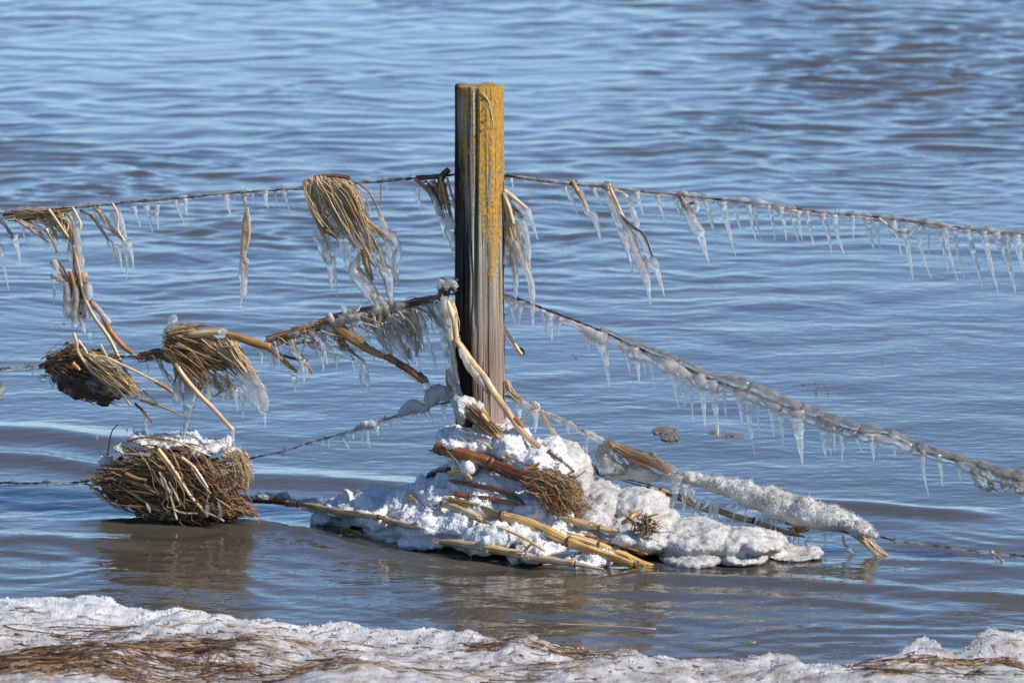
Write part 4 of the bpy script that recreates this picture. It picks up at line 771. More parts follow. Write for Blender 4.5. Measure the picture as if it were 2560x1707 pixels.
stem(t, zE((755,885),(860,890),(960,935),(1100,1000),(1280,1090)), 8, PALE, -0.10, 'stalk', 0.9); stem(t, zE((1270,1090),(1340,1130),(1410,1180)), 12, STRAW_D, -0.09, 'stalk', 0.7); stem(t, zE((1150,1240),(1300,1290),(1480,1360)), 8, LEAF, -0.08, 'stalk', 0.9, 0.4)
stem(t, zE((1100,1270),(1180,1340),(1245,1420)), 7, RUST, -0.08, 'stalk', 0.5); stem(t, zE((820,785),(860,860),(900,950)), 5, STRAW, -0.10, ti=0.9); stem(t, zE((545,760),(560,810),(600,850)), 10, DARKW, -0.02)
stem(t, zE((590,940),(630,975),(650,1000)), 14, LEAF, -0.115, 'leaf', 0.9, 0.6)
ice(t, [wk(zE((1060,1160,40),(1150,1200,90),(1240,1260,60),(1300,1290,20)))], -0.085, ICE_D, flat=0.3)
drips(t, [((*zE((1175,1330))[0],30), zE((1192,1420))[0]), ((*zE((1188,1370))[0],26), zI((1225,275))[0]), ((*zE((430,1100))[0],36), zE((428,1150))[0])], -0.08)
o = tag(blob('ice_lump', [(*zE((8,1150))[0],0,12,15,0.015),(*zE((0,1210))[0],0,12,12,0.015)], 0.004, ICE_D, None, None, ((0.004,60),)), 'small grubby ice lump at the left edge of the view, below the middle wire', 'ice lump')

# ------------------------------------------------------------------ by the post
t = thing('straw_bundle', 'pale iced stalks clinging to the left flank of the post at the middle wire', 'straw bundle', loc0((1110,760),-0.07))
sheaf(t, [zF((1530,180),(1545,320),(1590,500),(1610,620)), zF((1590,220),(1630,330),(1640,460),(1650,540))], 12, 12, (6,11), (2,4), (-0.075,-0.05), 5, STRAW, cut=0.3, tr=(0.6,1.0))
mb = MB(); P = spline(wk(zF((1560,240,30),(1600,330,54),(1620,400,40),(1640,540,30))), 20); mb.tube(np.array([W(a,b,-0.075) for a,b,_ in P]), P[:,2]/2*S, 9, 0.6, 0.15, 50, ti=1.0); mb.build('leaf', STRAW, t)
stem(t, zF((1580,300),(1600,500),(1610,700),(1650,880)), 11, STRAW, -0.075, ti=0.95)
for e in (zF((1500,150),(1495,90),(1515,60),(1540,90),(1530,170)), zF((1560,190),(1590,100),(1620,60),(1650,70)), zF((1500,190),(1560,140),(1600,130),(1640,160)), zF((1520,230),(1490,200),(1520,120))):
    stem(t, e, 11, DARKW, -0.06, 'twig', 0.8, 1.0, 2)
ice(t, [wk(zF((1500,140,36),(1500,80,46),(1530,90,40))), wk(zF((1530,200,50),(1550,320,60),(1570,440,44))), wk(zF((1570,460,40),(1600,620,50),(1620,780,50),(1640,880,40),(1660,930,16))), wk(zF((1540,120,60),(1600,90,60),(1640,130,40))), wk(zF((1505,250,30),(1530,350,40),(1560,460,40)))], -0.078)
ice(t, [wk(zF((1570,790,50),(1590,880,80),(1620,960,106),(1640,1020,96),(1640,1090,50),(1636,1140,14)))], -0.085, ICE_D)
t = thing('reed_stalk', 'long pale reed stalk leaning across the foot of the post down to the snow', 'reed stalk', loc0((1210,980),-0.12))
stem(t, zF((1640,545,-0.08),(1720,690,-0.085),(1800,800,-0.09),(1890,900,-0.10),(2000,1060,-0.11),(2130,1220,-0.13),(2260,1340,-0.15),(2360,1410,-0.16)), 17, PALE, -0.10, 'stalk', 0.75, 1.0, 1, 10)
stem(t, zF((1660,600,-0.08),(1760,720,-0.09),(1860,850,-0.10),(1930,930,-0.105)), 7, STRAW, -0.10, ti=0.95); stem(t, zF((1690,650,-0.085),(1740,790,-0.09),(1820,900,-0.095),(1900,970,-0.10)), 11, STRAW, -0.10, ti=0.85)
stem(t, zF((1640,540,-0.082),(1645,560,-0.083)), 18, STRAW_D, -0.08, 'node', 1); stem(t, zF((1870,930,-0.102),(1920,985,-0.104)), 19, RUST, -0.10, 'node', 0.8); stem(t, zF((2110,1190,-0.13),(2180,1280,-0.14)), 17, RUST, -0.14, 'node', 0.9)
ice(t, [wk(zF((1670,620,40),(1720,740,60),(1820,880,50),(1900,980,40)))], -0.105)
t = thing('straw_bundle', 'short thick bundle of brown straw lying at the post foot on top of the snow', 'straw bundle', loc0((1200,1055),-0.15))
sheaf(t, [zF((1690,1110),(1800,1230),(1900,1310),(2040,1395)), zF((1720,1080),(1850,1190),(1950,1280),(2060,1390)), zF((1790,1080),(1880,1180),(1960,1270),(2040,1350))], 24, 26, (6,11), (2,4), (-0.17,-0.10), 6, STRAW_D, cut=0.3, tr=(0.3,1.0))
stem(t, zF((1840,1160),(1900,1220)), 9, PALE, -0.175, ti=1); stem(t, zF((1960,1330),(2050,1400)), 15, PALE, -0.17, 'stalk', 0.5)
blob('snow_crust', [(*zF((1670,1150))[0],-0.12,16,30,0.03),(*zF((1690,1060))[0],-0.11,28,20,0.03),(*zF((1780,1120))[0],-0.11,26,12,0.03,-30)], 0.005, SNOW_G, t, None, ((0.006,50),(0.003,120)))
t = thing('twig', 'bare iced twig sticking out from the right side of the post below the middle wire', 'twig', loc0((1280,850)))
stem(t, zG((178,360),(210,420),(260,480),(310,560),(345,610)), 10, PALE, 0.01, 'stick', 0.9, 1, 1.5); stem(t, zG((320,560),(345,580),(350,610)), 12, DARKW, 0.01, 'bud', 0.6); ice(t, [wk(zG((200,420,40),(250,500,40),(300,560,36),(340,600,30)))], 0.012)
drips(t, pair(zG((188,270,36),(193,330,0))), 0.01)
t = thing('straw_tuft', 'ragged iced wisp at the right side of the post foot, on the lowest wire', 'straw bundle', loc0((1285,980)))
sheaf(t, [zG((205,800),(250,920),(310,960),(350,1020)), zG((215,860),(270,930),(330,980),(365,1050))], 8, 10, (4,7), (2,3), (-0.01,0.01), 6, STRAW, cut=0.2)
ice(t, [wk(zG((215,820,40),(240,890,50),(280,950,40))), wk(zG((300,960,40),(320,1030,60),(325,1100,30),(318,1150,8)))], 0)
t = thing('straw_tuft', 'bent straw hooked over the lowest wire, its two legs spread like a tent', 'straw bundle', loc0((1345,1030)))
stem(t, zG((330,1185),(400,1090),(440,1040),(440,1010),(475,1020),(480,1060)), 8, STRAW, 0.0, ti=0.9); stem(t, zG((500,1060),(560,1180),(640,1300),(740,1400)), 12, STRAW, 0.0, ti=0.6, taper=0.9); ice(t, [wk(zG((510,1080,40),(580,1200,46),(660,1320,44),(720,1380,40))), wk(zG((410,1020,30),(440,1000,40),(480,1040,40)))], 0)

# ------------------------------------------------------------------ straw clump in the water, left
t = thing('straw_clump', 'large heap of matted brown straw capped with snow, touching the water', 'straw clump', W(430,1290,-0.05))
E = lambda p, d, rx, ry, rd, a=0: (*zI(p)[0], d, rx*K, ry*K, rd, a)
blob('core', [E((860,590),0,110,55,0.05,-22),E((1000,590),0,170,100,0.09,-24),E((1180,590),0,230,150,0.12,-20),E((1420,590),0,360,220,0.15,-14),E((1740,600),0,200,170,0.12,-10),E((1500,770),0,330,110,0.13,-8),E((1800,840),0,220,60,0.10,-8),E((1250,740),0,180,90,0.10,-25)], 0.009, CORE, t, None, ((0.022,16),(0.010,45),(0.004,110)))
blob('snow_cap', [E((900,440),-0.02,70,26,0.05,30),E((1040,362),-0.04,120,36,0.07,28),E((1240,276),-0.03,190,34,0.09,12),E((1450,258),-0.02,210,36,0.10,-4),E((1690,318),-0.04,210,30,0.10,-14),E((1880,372),-0.03,90,20,0.07,-8),E((1760,560),-0.135,180,24,0.03,-24),E((1880,640),-0.13,100,30,0.03,-35),E((1300,310),-0.09,60,22,0.03),E((1050,470),-0.09,80,20,0.03,15)], 0.0055, SNOW, t, None, ((0.008,24),(0.005,60),(0.003,120)), 5000, (0.0009,0.0028))
sheaf(t, [zI((1000,330),(1200,270),(1500,280),(1800,380)), zI((1050,400),(1250,330),(1500,380),(1900,450))], 6, 12, (3,7), (2,4), (-0.10,-0.03), 16, STRAW_D, cut=0.5, start=0.5, tr=(0.4,1.0))
sheaf(t, [zI((960,420),(1250,400),(1600,470),(1950,560)), zI((900,500),(1250,540),(1600,680),(1900,800)), zI((770,590),(1100,640),(1450,760),(1800,880)), zI((760,600),(950,720),(1200,830),(1500,890))], 80, 240, (4,9), (2,4.5), (-0.185,-0.10), 26, STRAW_D, cut=0.6, start=0.6, tr=(0.0,1.0))
sheaf(t, [zI((1150,380),(1250,560),(1380,780),(1450,900)), zI((1400,330),(1560,540),(1700,740),(1800,880)), zI((1650,400),(1800,560),(1920,720),(2020,860))], 26, 60, (3,8), (2,3.5), (-0.195,-0.15), 22, STRAW_D, cut=0.7, start=0.7, tr=(0.1,1.0))
sheaf(t, [zI((1100,820),(1300,880),(1500,925)), zI((1500,850),(1750,900),(1950,920))], 12, 30, (3,7), (2,3), (-0.14,-0.06), 14, STRAW_D, cut=0.5, start=0.5, tr=(0.0,0.6))
sheaf(t, [zI((740,590),(850,540),(960,540)), zI((760,610),(900,640),(1050,700))], 18, 30, (4,8), (2,4), (-0.10,-0.05), 7, STRAW, cut=0.3, tr=(0.1,0.7))
sheaf(t, [zI((1700,480),(1800,560),(1950,700)), zI((1750,430),(1900,520),(2000,640)), zI((1800,700),(1900,780),(2080,860))], 26, 60, (3,8), (2,3.5), (-0.15,-0.11), 14, STRAW_D, cut=0.5, start=0.5, tr=(0.0,1.0))
sheaf(t, [zI((1780,380),(1900,370),(1990,420),(1985,600)), zI((1800,460),(1900,440),(1960,520),(1990,680)), zI((1900,370),(2000,390),(2010,480),(1995,640))], 16, 40, (3,6), (2,3), (-0.14,-0.06), 20, STRAW, cut=0.5, start=0.4, tr=(0.2,0.9))
sheaf(t, [zI((1780,700),(1980,770),(2130,870)), zI((1700,800),(1900,850),(2110,900))], 18, 40, (4,8), (2,4), (-0.15,-0.07), 8, STRAW_D, cut=0.3)
for e, w_, ti in ((((1290,330),(1420,500),(1560,720),(1680,860)), 11, 0.8),(((1300,520),(1370,660),(1445,910)), 8, 0.9),(((1310,560),(1350,660),(1370,750)), 6, 1),(((1380,600),(1430,700),(1470,790)), 7, .7),(((1480,400),(1600,500),(1700,650)), 8, .9),(((1560,480),(1640,600),(1720,700)), 7, .6),(((1370,300),(1430,265),(1550,320),(1720,390)), 6, .8),
                   (((1420,830),(1520,860),(1610,858)), 7, .7),(((1640,830),(1740,870),(1830,920)), 7, .8),(((1020,530),(1110,570),(1200,590)), 11, .2),(((1660,600),(1700,700),(1690,760)), 5, .9),(((1450,450),(1470,510)), 5, .9)):
    stem(t, zI(*e), w_, STRAW, -0.19, 'stalk', ti)
stem(t, zI((1010,545),(1080,560),(1140,600),(1180,620)), 15, LEAF, -0.15, 'leaf', 0.6, 0.5, 2); stem(t, zI((1110,640),(1170,660),(1130,690),(1190,760),(1225,850)), 8, LEAF, -0.155, 'leaf', 0.9)
stem(t, zI((785,230),(810,340),(845,460)), 4, STRAW, -0.04, 'grass_blade', 0.8); stem(t, zI((968,130),(915,190),(885,330),(875,490)), 3.4, DARKW, -0.05, 'grass_blade', 0.9, wob=0.5)
stem(t, zI((1990,520),(2080,515)), 5, RUST, -0.02, 'twig')
ice(t, [wk(zI((1690,790,34),(1690,850,40),(1692,890,16))), wk(zI((1780,760,14),(1795,830,30),(1795,890,40))), wk(zI((1195,780,12),(1215,820,26),(1228,855,8)))], -0.19)

# ------------------------------------------------------------------ the snow heap round the post's foot
E = lambda z, p, d, rx, ry, rd, a=0: (*z(p)[0], d, rx*K, ry*K, rd, a)
heap = blob('snow_heap', [E(zK,(560,270),-0.05,330,110,0.12,-8),E(zK,(300,260),-0.10,150,90,0.10),E(zK,(760,290),-0.08,190,130,0.13,-20),E(zK,(960,420),-0.10,260,130,0.13,-25),E(zK,(1150,520),-0.10,190,110,0.12,-25),
     E(zK,(420,420),-0.02,160,150,0.16),E(zK,(700,560),-0.02,420,190,0.20,-15),E(zK,(330,560),-0.03,160,80,0.15),E(zK,(240,680),-0.06,230,110,0.18),E(zK,(600,760),-0.14,420,130,0.17,-15),E(zK,(950,760),-0.10,260,180,0.22,-20),E(zK,(430,480),-0.17,70,50,0.05),
     E(zK,(0,800),-0.05,260,130,0.17),E(zK,(300,900),-0.20,420,130,0.16,-14),E(zK,(700,1010),-0.27,400,110,0.15,-16),E(zK,(1050,1130),-0.33,330,80,0.13,-15),E(zK,(1000,960),-0.20,330,110,0.18,-18),E(zK,(1400,1240),-0.38,260,46,0.10,-10),
     E(zJ,(980,760),0.0,170,100,0.12),E(zJ,(800,800),0.0,260,60,0.10,-6),E(zJ,(1080,860),-0.06,260,120,0.14,-10),E(zJ,(560,790),0.02,230,34,0.05,-6),E(zJ,(1330,730),-0.04,120,90,0.11),E(zJ,(1180,960),-0.08,300,70,0.11,-8),E(zJ,(1060,1060),-0.10,420,50,0.12,-7),E(zJ,(560,905),0.02,110,40,0.07,-18),E(zJ,(700,980),0.0,120,44,0.08,-25),E(zJ,(860,920),0.0,130,50,0.07),
     E(zJ,(1500,1060),-0.22,330,60,0.12,-8),E(zJ,(1340,610),0.0,30,50,0.03),E(zJ,(750,730),0.0,26,44,0.03)], 0.0052, SNOW, None, W(1200,1330,-0.2), ((0.009,13),(0.0058,30),(0.0032,75),(0.002,170)), 14000, (0.0009,0.0026), up=0.3)
tag(heap, 'white heap of crumbly snow piled round the foot of the post', 'snow heap')
shelf = blob('ice_shelf', [E(zK,(1250,430),-0.02,150,150,0.10,-30),E(zK,(1330,560),-0.05,120,110,0.12,-20),E(zK,(1500,760),-0.10,220,150,0.16),E(zK,(1800,790),-0.10,260,130,0.14,-3),E(zK,(1450,900),-0.16,220,130,0.16),E(zK,(1900,960),-0.16,200,120,0.15),E(zK,(1700,1000),-0.20,260,120,0.17,-6),
     E(zL,(200,900),-0.18,260,130,0.17),E(zL,(560,930),-0.18,330,120,0.16,-4),E(zL,(900,960),-0.16,300,90,0.14,-4),E(zL,(1200,950),-0.12,150,70,0.11),E(zL,(560,1080),-0.24,260,50,0.14,-2),E(zL,(950,1070),-0.2,230,40,0.12,0),E(zL,(1400,1065),-0.12,240,30,0.09,-3),E(zL,(330,780),-0.12,110,70,0.08,-20),E(zL,(1080,1000),-0.24,140,26,0.06,6)], 0.0052, SNOW_G, None, W(1720,1390,-0.15), ((0.010,8),(0.0035,24),(0.0032,60),(0.002,150)), 6000, (0.0008,0.002), up=0.2)
tag(shelf, 'greyish granular ice shelf spreading right from the snow heap, at the water edge', 'ice shelf')

from mathutils.bvhtree import BVHTree
def bvh_of(obs):
    V, F = [], []
    for o in obs:
        n = len(V); V += [tuple(o.matrix_basis @ v.co) for v in o.data.vertices]; F += [tuple(i+n for i in p.vertices) for p in o.data.polygons]
    return BVHTree.FromPolygons(V, F)
HEAP = bvh_of([heap, shelf])
def resting(pts, wpx, lie=0.15):
    """depth line that lays a traced stalk against the surface of the snow"""
    P = spline([(q[0], q[1]) for q in pts], 40); xs, ds = [], []
    for a, b in P:
        h = HEAP.ray_cast(Vector(CAMP), Vector(ray(a, b)).normalized())[0]
        if h is not None: xs.append(a); ds.append(h.y - fence(a))
    if len(xs) < 4: return None
    k = np.polyfit(xs, ds, 1); res = np.array(ds) - np.polyval(k, xs)
    k[1] += np.percentile(res, 22) - lie*wpx*S
    return lambda x: float(np.polyval(k, x))
def stalk(label, parts, nodes=(), d=0.0, name='corn_stalk', mat=None, group=None, rags=(), rest=True):
    fit = resting([q for pts, _ in parts for q in pts], np.mean([q[2] for pts, _ in parts for q in pts])*K) if rest else None
    global LASTFIT
    LASTFIT = fit
    if fit:
        parts = [([(q[0], q[1], q[2], fit(q[0])) for q in pts], m_) for pts, m_ in parts]
        nodes = [(a, fit(a[0])) for a, _ in nodes]; d = fit(parts[0][0][0][0])
    r0 = parts[0][0][0]; t = thing(name, label, 'corn stalk', W(r0[0], r0[1], d), group)
    for pts, m_ in parts:
        n = max(12, 7*len(pts)); P = spline([(q[0], q[1], q[2]*K, (q[3] if len(q) > 3 else d)) for q in pts], n)
        mb = MB(); mb.tube(np.array([W(a,b,e) for a,b,_,e in P]), P[:,2]/2*S, 12, 0.9, 0.10, 50); mb.build('internode', m_, t)
    for (x, y, w_, ang), dd in nodes:
        a = math.radians(ang); h = w_*K*0.16; mb = MB()
        P = np.array([W(x-math.cos(a)*h*k_, y-math.sin(a)*h*k_, dd) for k_ in (1.3,0.5,-0.5,-1.3)])
        mb.tube(P, np.array([0.46,0.525,0.52,0.45])*w_*K*S, 12, 0.95, 0.2, 60, ti=0.02); mb.build('node', RUST, t)
    for pts, w_, m_, dd in rags: stem(t, pts, w_*K, m_, dd, 'husk', flat=0.3)
    for e0, e1 in ((parts[0][0][0], parts[0][0][1]), (parts[-1][0][-1], parts[-1][0][-2])):
        dx, dy = e0[0]-e1[0], e0[1]-e1[1]; l_ = math.hypot(dx, dy); dx, dy = dx/l_, dy/l_; w_ = e0[2]*K; dd = (e0[3] if len(e0) > 3 else d)
        if w_ < 7: continue
        mb = MB()
        for _ in range(7):
            o_ = random.uniform(-0.42, 0.42)*w_; L_ = random.uniform(8, 26); sp_ = random.gauss(0, 0.25)
            strand_mb(mb, [(e0[0]-dx*8-dy*o_, e0[1]-dy*8+dx*o_), (e0[0]+dx*L_*0.4-dy*o_, e0[1]+dy*L_*0.4+dx*o_), (e0[0]+(dx-dy*sp_)*L_-dy*o_*1.4, e0[1]+(dy+dx*sp_)*L_+dx*o_*1.4)], random.uniform(1.6,3.2), dd-0.004, 0.3, 5, 0.6)
        mb.build('frayed_end', parts[0][1], t)
    allp = spline([(q[0], q[1], q[2]*K, (q[3] if len(q) > 3 else d)) for pts, _ in parts for q in pts], 60)
    for _ in range(3):
        i0 = random.randint(2, 40); i1 = min(58, i0 + random.randint(7, 18)); s_ = random.choice((-1, 1)); seg_ = allp[i0:i1:2]
        if len(seg_) < 3: continue
        m2 = np.linspace(0.2, random.uniform(0.5, 0.95), len(seg_))[:,None]
        nrm = np.array([-(seg_[-1,1]-seg_[0,1]), seg_[-1,0]-seg_[0,0]]); nrm = nrm/max(np.hypot(*nrm), 1e-6)*s_
        xy = seg_[:,:2] + nrm*m2*seg_[:,2:3]*0.55
        mb = MB(); strand_mb(mb, [(a, b, e-r_*0.5*S) for (a, b), r_, e in zip(xy, seg_[:,2], seg_[:,3])], random.uniform(3, 6), d, 0.3, 6, 0.25); mb.build('husk_strip', parts[0][1], t)
    return t
nk = lambda z, x, y, w_, a: (*z((x,y))[0], w_, a)
t = stalk('thick rusty orange stalk ending in a shaggy root ball, highest on the snow heap', [(zK((150,345,60),(200,330,100),(330,365,110),(450,395,105),(600,445,100)), RUST), (zK((600,450,95),(720,500,110),(830,540,110),(960,570,100)), RUST)], ((nk(zK,200,335,100,14),-0.235),(nk(zK,615,455,112,20),-0.235)), -0.23)
RB = LASTFIT(zK((1200,680))[0][0])
blob('root_ball', [(*zK((1060,610))[0],RB,40,26,0.04,-30),(*zK((1190,680))[0],RB+0.01,44,38,0.045,-30),(*zK((1270,750))[0],RB+0.01,22,26,0.03)], 0.006, CORE, t, None, ((0.012,40),(0.006,90)))
sheaf(t, [zK((880,560),(1000,520),(1200,560),(1360,600)), zK((900,590),(1050,620),(1200,680),(1380,760)), zK((930,630),(1020,720),(1080,780),(1130,830)), zK((1080,600),(1160,700),(1190,800),(1240,900)), zK((1180,560),(1290,640),(1350,760),(1340,880))], 78, 220, (3,6), (2,3.2), (RB-0.075, RB-0.01), 16, STRAW_D, stem='root', fine='fine_roots', cut=0.5, start=0.5, tr=(0.2,1))
stem(t, zK((890,520),(960,480),(1010,440)), 15, LEAF, -0.26, 'husk', 0.9, 0.4); stem(t, zK((250,350),(330,430),(350,490)), 5, STRAW, -0.27, 'husk'); 
stalk('longest golden stalk lying down the front of the snow heap into the water', [(zK((280,745,40,-0.24),(420,785,54,-0.25),(560,830,60,-0.26),(700,880,64,-0.29)), mat_straw('olive_stalk', [(0,(0.24,0.19,0.05)),(1,(0.34,0.26,0.08))], 0.4, 0.3, 0.4, 4)), (zK((700,880,84,-0.33),(900,935,88,-0.37),(1080,1010,86,-0.40),(1240,1088,78,-0.43)), GOLD), (zK((1240,1090,74,-0.43),(1450,1170,72,-0.45),(1640,1230,66,-0.47),(1790,1285,56,-0.49)), GOLD)],
      ((nk(zK,695,878,92,18),-0.335),(nk(zK,1240,1090,88,24),-0.43),(nk(zK,1790,1285,54,20),-0.49)))
stalk('pointed golden stalk tip lying beside the longest golden stalk, its broken end touching the water', [(zK((1260,1045,56,-0.40),(1400,1085,58,-0.42),(1490,1110,50,-0.43)), PALE), (zK((1490,1110,50,-0.43),(1660,1180,52,-0.45),(1810,1245,50,-0.47),(1950,1300,38,-0.49),(2060,1330,8,-0.50)), GOLD)], ((nk(zK,1490,1110,54,24),-0.43),(nk(zK,1815,1265,60,24),-0.475)))
stalk('pale broad stalk at the front of the snow heap, half sunk along the waterline', [(zK((200,1092,40,-0.24),(340,1105,66,-0.26),(600,1145,72,-0.31),(890,1205,66,-0.36)), PALE), (zK((890,1207,64,-0.36),(1100,1240,62,-0.40),(1300,1272,50,-0.43)), PALE), (zK((1300,1272,44,-0.43),(1420,1295,34,-0.44),(1530,1312,10,-0.46)), PALE)], ((nk(zK,895,1208,64,12),-0.365),(nk(zK,1300,1272,48,12),-0.43)))
stalk('short olive brown stalk frayed at both ends, above the pale broad stalk', [(zK((185,795,40,-0.30),(260,795,56,-0.30),(400,850,64,-0.32),(525,905,58,-0.34)), STRAW_D)], ((nk(zK,215,780,60,-40),-0.30),), -0.3)
stalk('slim orange brown stalk, upper of two lying under the root ball stalk', [(zK((310,600,36),(400,615,40),(500,632,44)), RUST), (zK((500,632,46),(660,665,46),(800,720,38),(900,795,10)), RUST)], ((nk(zK,505,632,50,10),-0.235),), -0.23)
stalk('slim reddish brown stalk, lower of two lying under the root ball stalk', [(zK((330,700,44),(440,725,48),(620,745,46),(820,785,32)), RUST)], ((nk(zK,440,722,52,8),-0.265),), -0.26)
stalk('tan stalk lying just below the root ball', [(zK((1140,885,50,-0.34),(1300,920,58,-0.35),(1500,975,56,-0.36),(1660,1030,52,-0.37)), PALE)], ((nk(zK,1500,975,60,18),-0.36),), -0.35)
stalk('short tan splinter of stalk between the tan stalk and the longest golden stalk', [(zK((1340,1005,20,-0.39),(1430,1035,36,-0.40),(1520,1080,20,-0.41)), PALE)], (), -0.4)
stalk('long thin rusty stick reaching from the straw clump to the snow heap', [(zI((1740,720,30),(1860,735,54),(2000,742,60),(2200,755,54),(2352,775,50)), RUST), (zJ((250,782,44),(340,785,46),(480,805,50),(700,850,54),(1010,892,44)), PALE)], ((nk(zI,2005,742,66,4),-0.06),(nk(zJ,345,785,52,8),-0.06)), -0.06)
CR = LASTFIT(700) + 0.012
o = blob('snow_crust', [E(zI,(1900,706),CR,110,14,0.012),E(zI,(2200,715),CR,110,16,0.012,4),E(zJ,(60,735),CR,120,15,0.014,3),E(zJ,(210,722),CR,60,36,0.02),E(zJ,(290,765),CR-0.01,40,34,0.018),E(zJ,(400,765),CR,110,14,0.014,-6)], 0.0042, SNOW_G, None, None, ((0.004,45),(0.0025,110)), 900, (0.0008,0.002))
tag(o, 'thin snow crust lying along the long rusty stick between clump and heap', 'snow')
stalk('pale split stalk continuing the rusty stick, across the front left of the heap', [(zJ((1010,892,46),(1100,925,54),(1230,955,48),(1380,985,16)), PALE)], ((nk(zJ,1012,892,50,10),-0.20),), -0.20)
stalk('thin yellow stalk slipping into the water at the left foot of the heap', [(zJ((740,985,26),(860,1030,28),(1000,1080,26),(1160,1132,10)), GOLD)], ((nk(zJ,870,1032,30,22),-0.13),), -0.13)
stalk('thin brown stalk half under water, leftmost at the foot of the heap', [(zJ((600,1010,22),(720,1075,22),(840,1135,8)), RUST)], (), -0.06, rest=False)
stalk('tan corn stalk under the snow covered branch, behind the ice shelf', [(zK((1360,465,60),(1450,500,66),(1600,560,50)), DARKW), (zL((190,500,40),(300,545,50),(450,590,50)), PALE), (zL((450,595,60),(600,660,60),(720,710,56)), STRAW_D), (zL((740,695,50),(900,750,52),(1050,790,48)), PALE), (zL((1050,790,46),(1200,840,44),(1350,890,36),(1480,920,14)), PALE)], ((nk(zL,300,540,56,20),0.05),(nk(zL,1060,790,54,18),0.05)), 0.05, rest=False)
def single(name, label, cat, pts, w_, mat, d, ti=None, taper=0.7, flat=0.8):
    fit = resting(pts, w_, 0.35) if name != 'branch' else None
    if fit: pts = [(q[0], q[1], fit(q[0])) for q in pts]
    mb = MB(); strand_mb(mb, pts, w_, d, taper, 8, flat, ti, 1.0, n=max(14, 8*len(pts))); return tag(mb.build(name, mat, origin=W(pts[0][0], pts[0][1], d)), label, cat)
single('twig', 'thin dark red twig poking up from the water, crossing the pale broad stalk', 'twig', zK((815,1275),(880,1180),(958,1085)), 6, RUST, -0.42, 0.0)
single('leaf_scrap', 'curled brown leaf scrap standing on the grey ice shelf', 'dead leaf', zK((1725,948),(1760,890),(1812,845)), 17, LEAF, -0.30, 0.6, 0.6, 0.35)
single('leaf_scrap', 'curled yellow leaf scrap left of the root ball stalk', 'dead leaf', zK((270,535),(340,515),(400,535),(450,580)), 15, GOLD, -0.22, 0.8, 0.6, 0.5)
single('branch', 'dark crooked branch end arching out of the left side of the heap', 'branch', zK((75,625,-0.05),(120,550,-0.06),(180,510,-0.08),(270,500,-0.12)), 19, DARKW, -0.06, 0.5, 0.8, 1)
single('loose_straw', 'thin golden grass blade below the short olive brown stalk', 'grass blade', zK((560,920,-0.37),(850,1050,-0.39),(1050,1165,-0.42)), 7, GOLD, -0.36, 0.9)
single('loose_straw', 'short straw blade hooked under the thin golden blade', 'grass blade', zK((830,1050,-0.42),(865,1090,-0.425),(910,1140,-0.43)), 4, STRAW, -0.4, 0.9)
single('loose_straw', 'short straw dipping into the water at the left end of the pale broad stalk', 'grass blade', zK((350,1140,-0.33),(460,1210,-0.35)), 5, STRAW, -0.3, 0.9)
single('loose_straw', 'short straw lying almost level below the pale broad stalk', 'grass blade', zK((440,1190,-0.36),(580,1172,-0.37)), 5, STRAW, -0.3, 0.8)
single('loose_straw', 'thin rusty blade across the front of the ice shelf, right of the golden stalks', 'grass blade', zK((1520,1090,-0.42),(1700,1130,-0.43),(1890,1190,-0.44)), 5, LEAF, -0.3, 0.9)
single('loose_straw', 'drooping straw in front of the root ball stalk', 'grass blade', zK((400,230,-0.24),(560,290,-0.25),(650,360,-0.26),(720,410,-0.26)), 6, STRAW, -0.2, 0.9)
single('loose_straw', 'hair thin blade across the white top of the heap', 'grass blade', zK((700,370,-0.25),(820,430,-0.26),(940,480,-0.26)), 3, STRAW_D, -0.2, 0.4)
single('stick', 'dark stick end lying on the icy right shoulder of the heap', 'stick', zK((1080,345,-0.16),(1180,420,-0.16),(1290,520,-0.17)), 11, STRAW_D, -0.15, 0.3)
single('loose_straw', 'long stray straw hanging over the upper face of the heap', 'grass blade', zK((400,170,-0.22),(520,210,-0.23),(525,245,-0.23)), 4, STRAW, -0.2, 0.8)
single('leaf_scrap', 'scrap of yellow husk on the white crest left of the branch end', 'dead leaf', zJ((1235,705,-0.14),(1270,740,-0.15),(1310,765,-0.15)), 16, GOLD, -0.12, 0.7, 0.6, 0.5)
mb = MB()
for _ in range(60):
    a = zK((1870+random.gauss(0,38), 960+random.gauss(0,34)))[0]; strand_mb(mb, [a, (a[0]+random.gauss(0,14), a[1]+random.gauss(0,12)), (a[0]+random.gauss(0,20), a[1]+random.gauss(0,16))], 3, -0.33-random.random()*0.03, ti=random.random())
tag(mb.build('root_tuft', STRAW_D), 'small dark tuft of roots frozen in a hollow of the grey ice shelf', 'root tuft')

# ------------------------------------------------------------------ snow covered branch on the right
def tubeZ(pts, d): P = spline([(q[0], q[1], q[2]*K) for q in pts], 6*len(pts)); return (np.array([W(a,b,d) for a,b,_ in P]), P[:,2]/2*S)
t = thing('snowy_branch', 'branch thickly sheathed in grey snow, sloping to the water on the right', 'snowy branch', W(1900,1250,0))
blob('snow_sheath', [E(zL,(1930,860),-0.01,100,70,0.05,-20)], 0.006, SNOW_G, t, None, ((0.005,13),(0.003,40),(0.0026,95),(0.0014,190)), 7000, (0.0008,0.002),
     [tubeZ(zL((430,425,80),(530,440,130),(640,465,120),(760,495,170),(870,525,160),(980,560,205),(1090,597,195),(1210,635,250),(1340,680,225),(1460,712,260),(1580,735,230),(1700,765,240),(1810,795,185),(1930,850,165),(2030,895,90),(2090,930,20)), 0.0), tubeZ(zK((1540,540,80),(1650,550,110),(1760,530,130),(1900,560,110),(2050,560,90),(2150,560,80)), 0.0), tubeZ(zK((1700,500,60),(1820,490,100),(1920,520,80)), -0.01)], up=0.5)
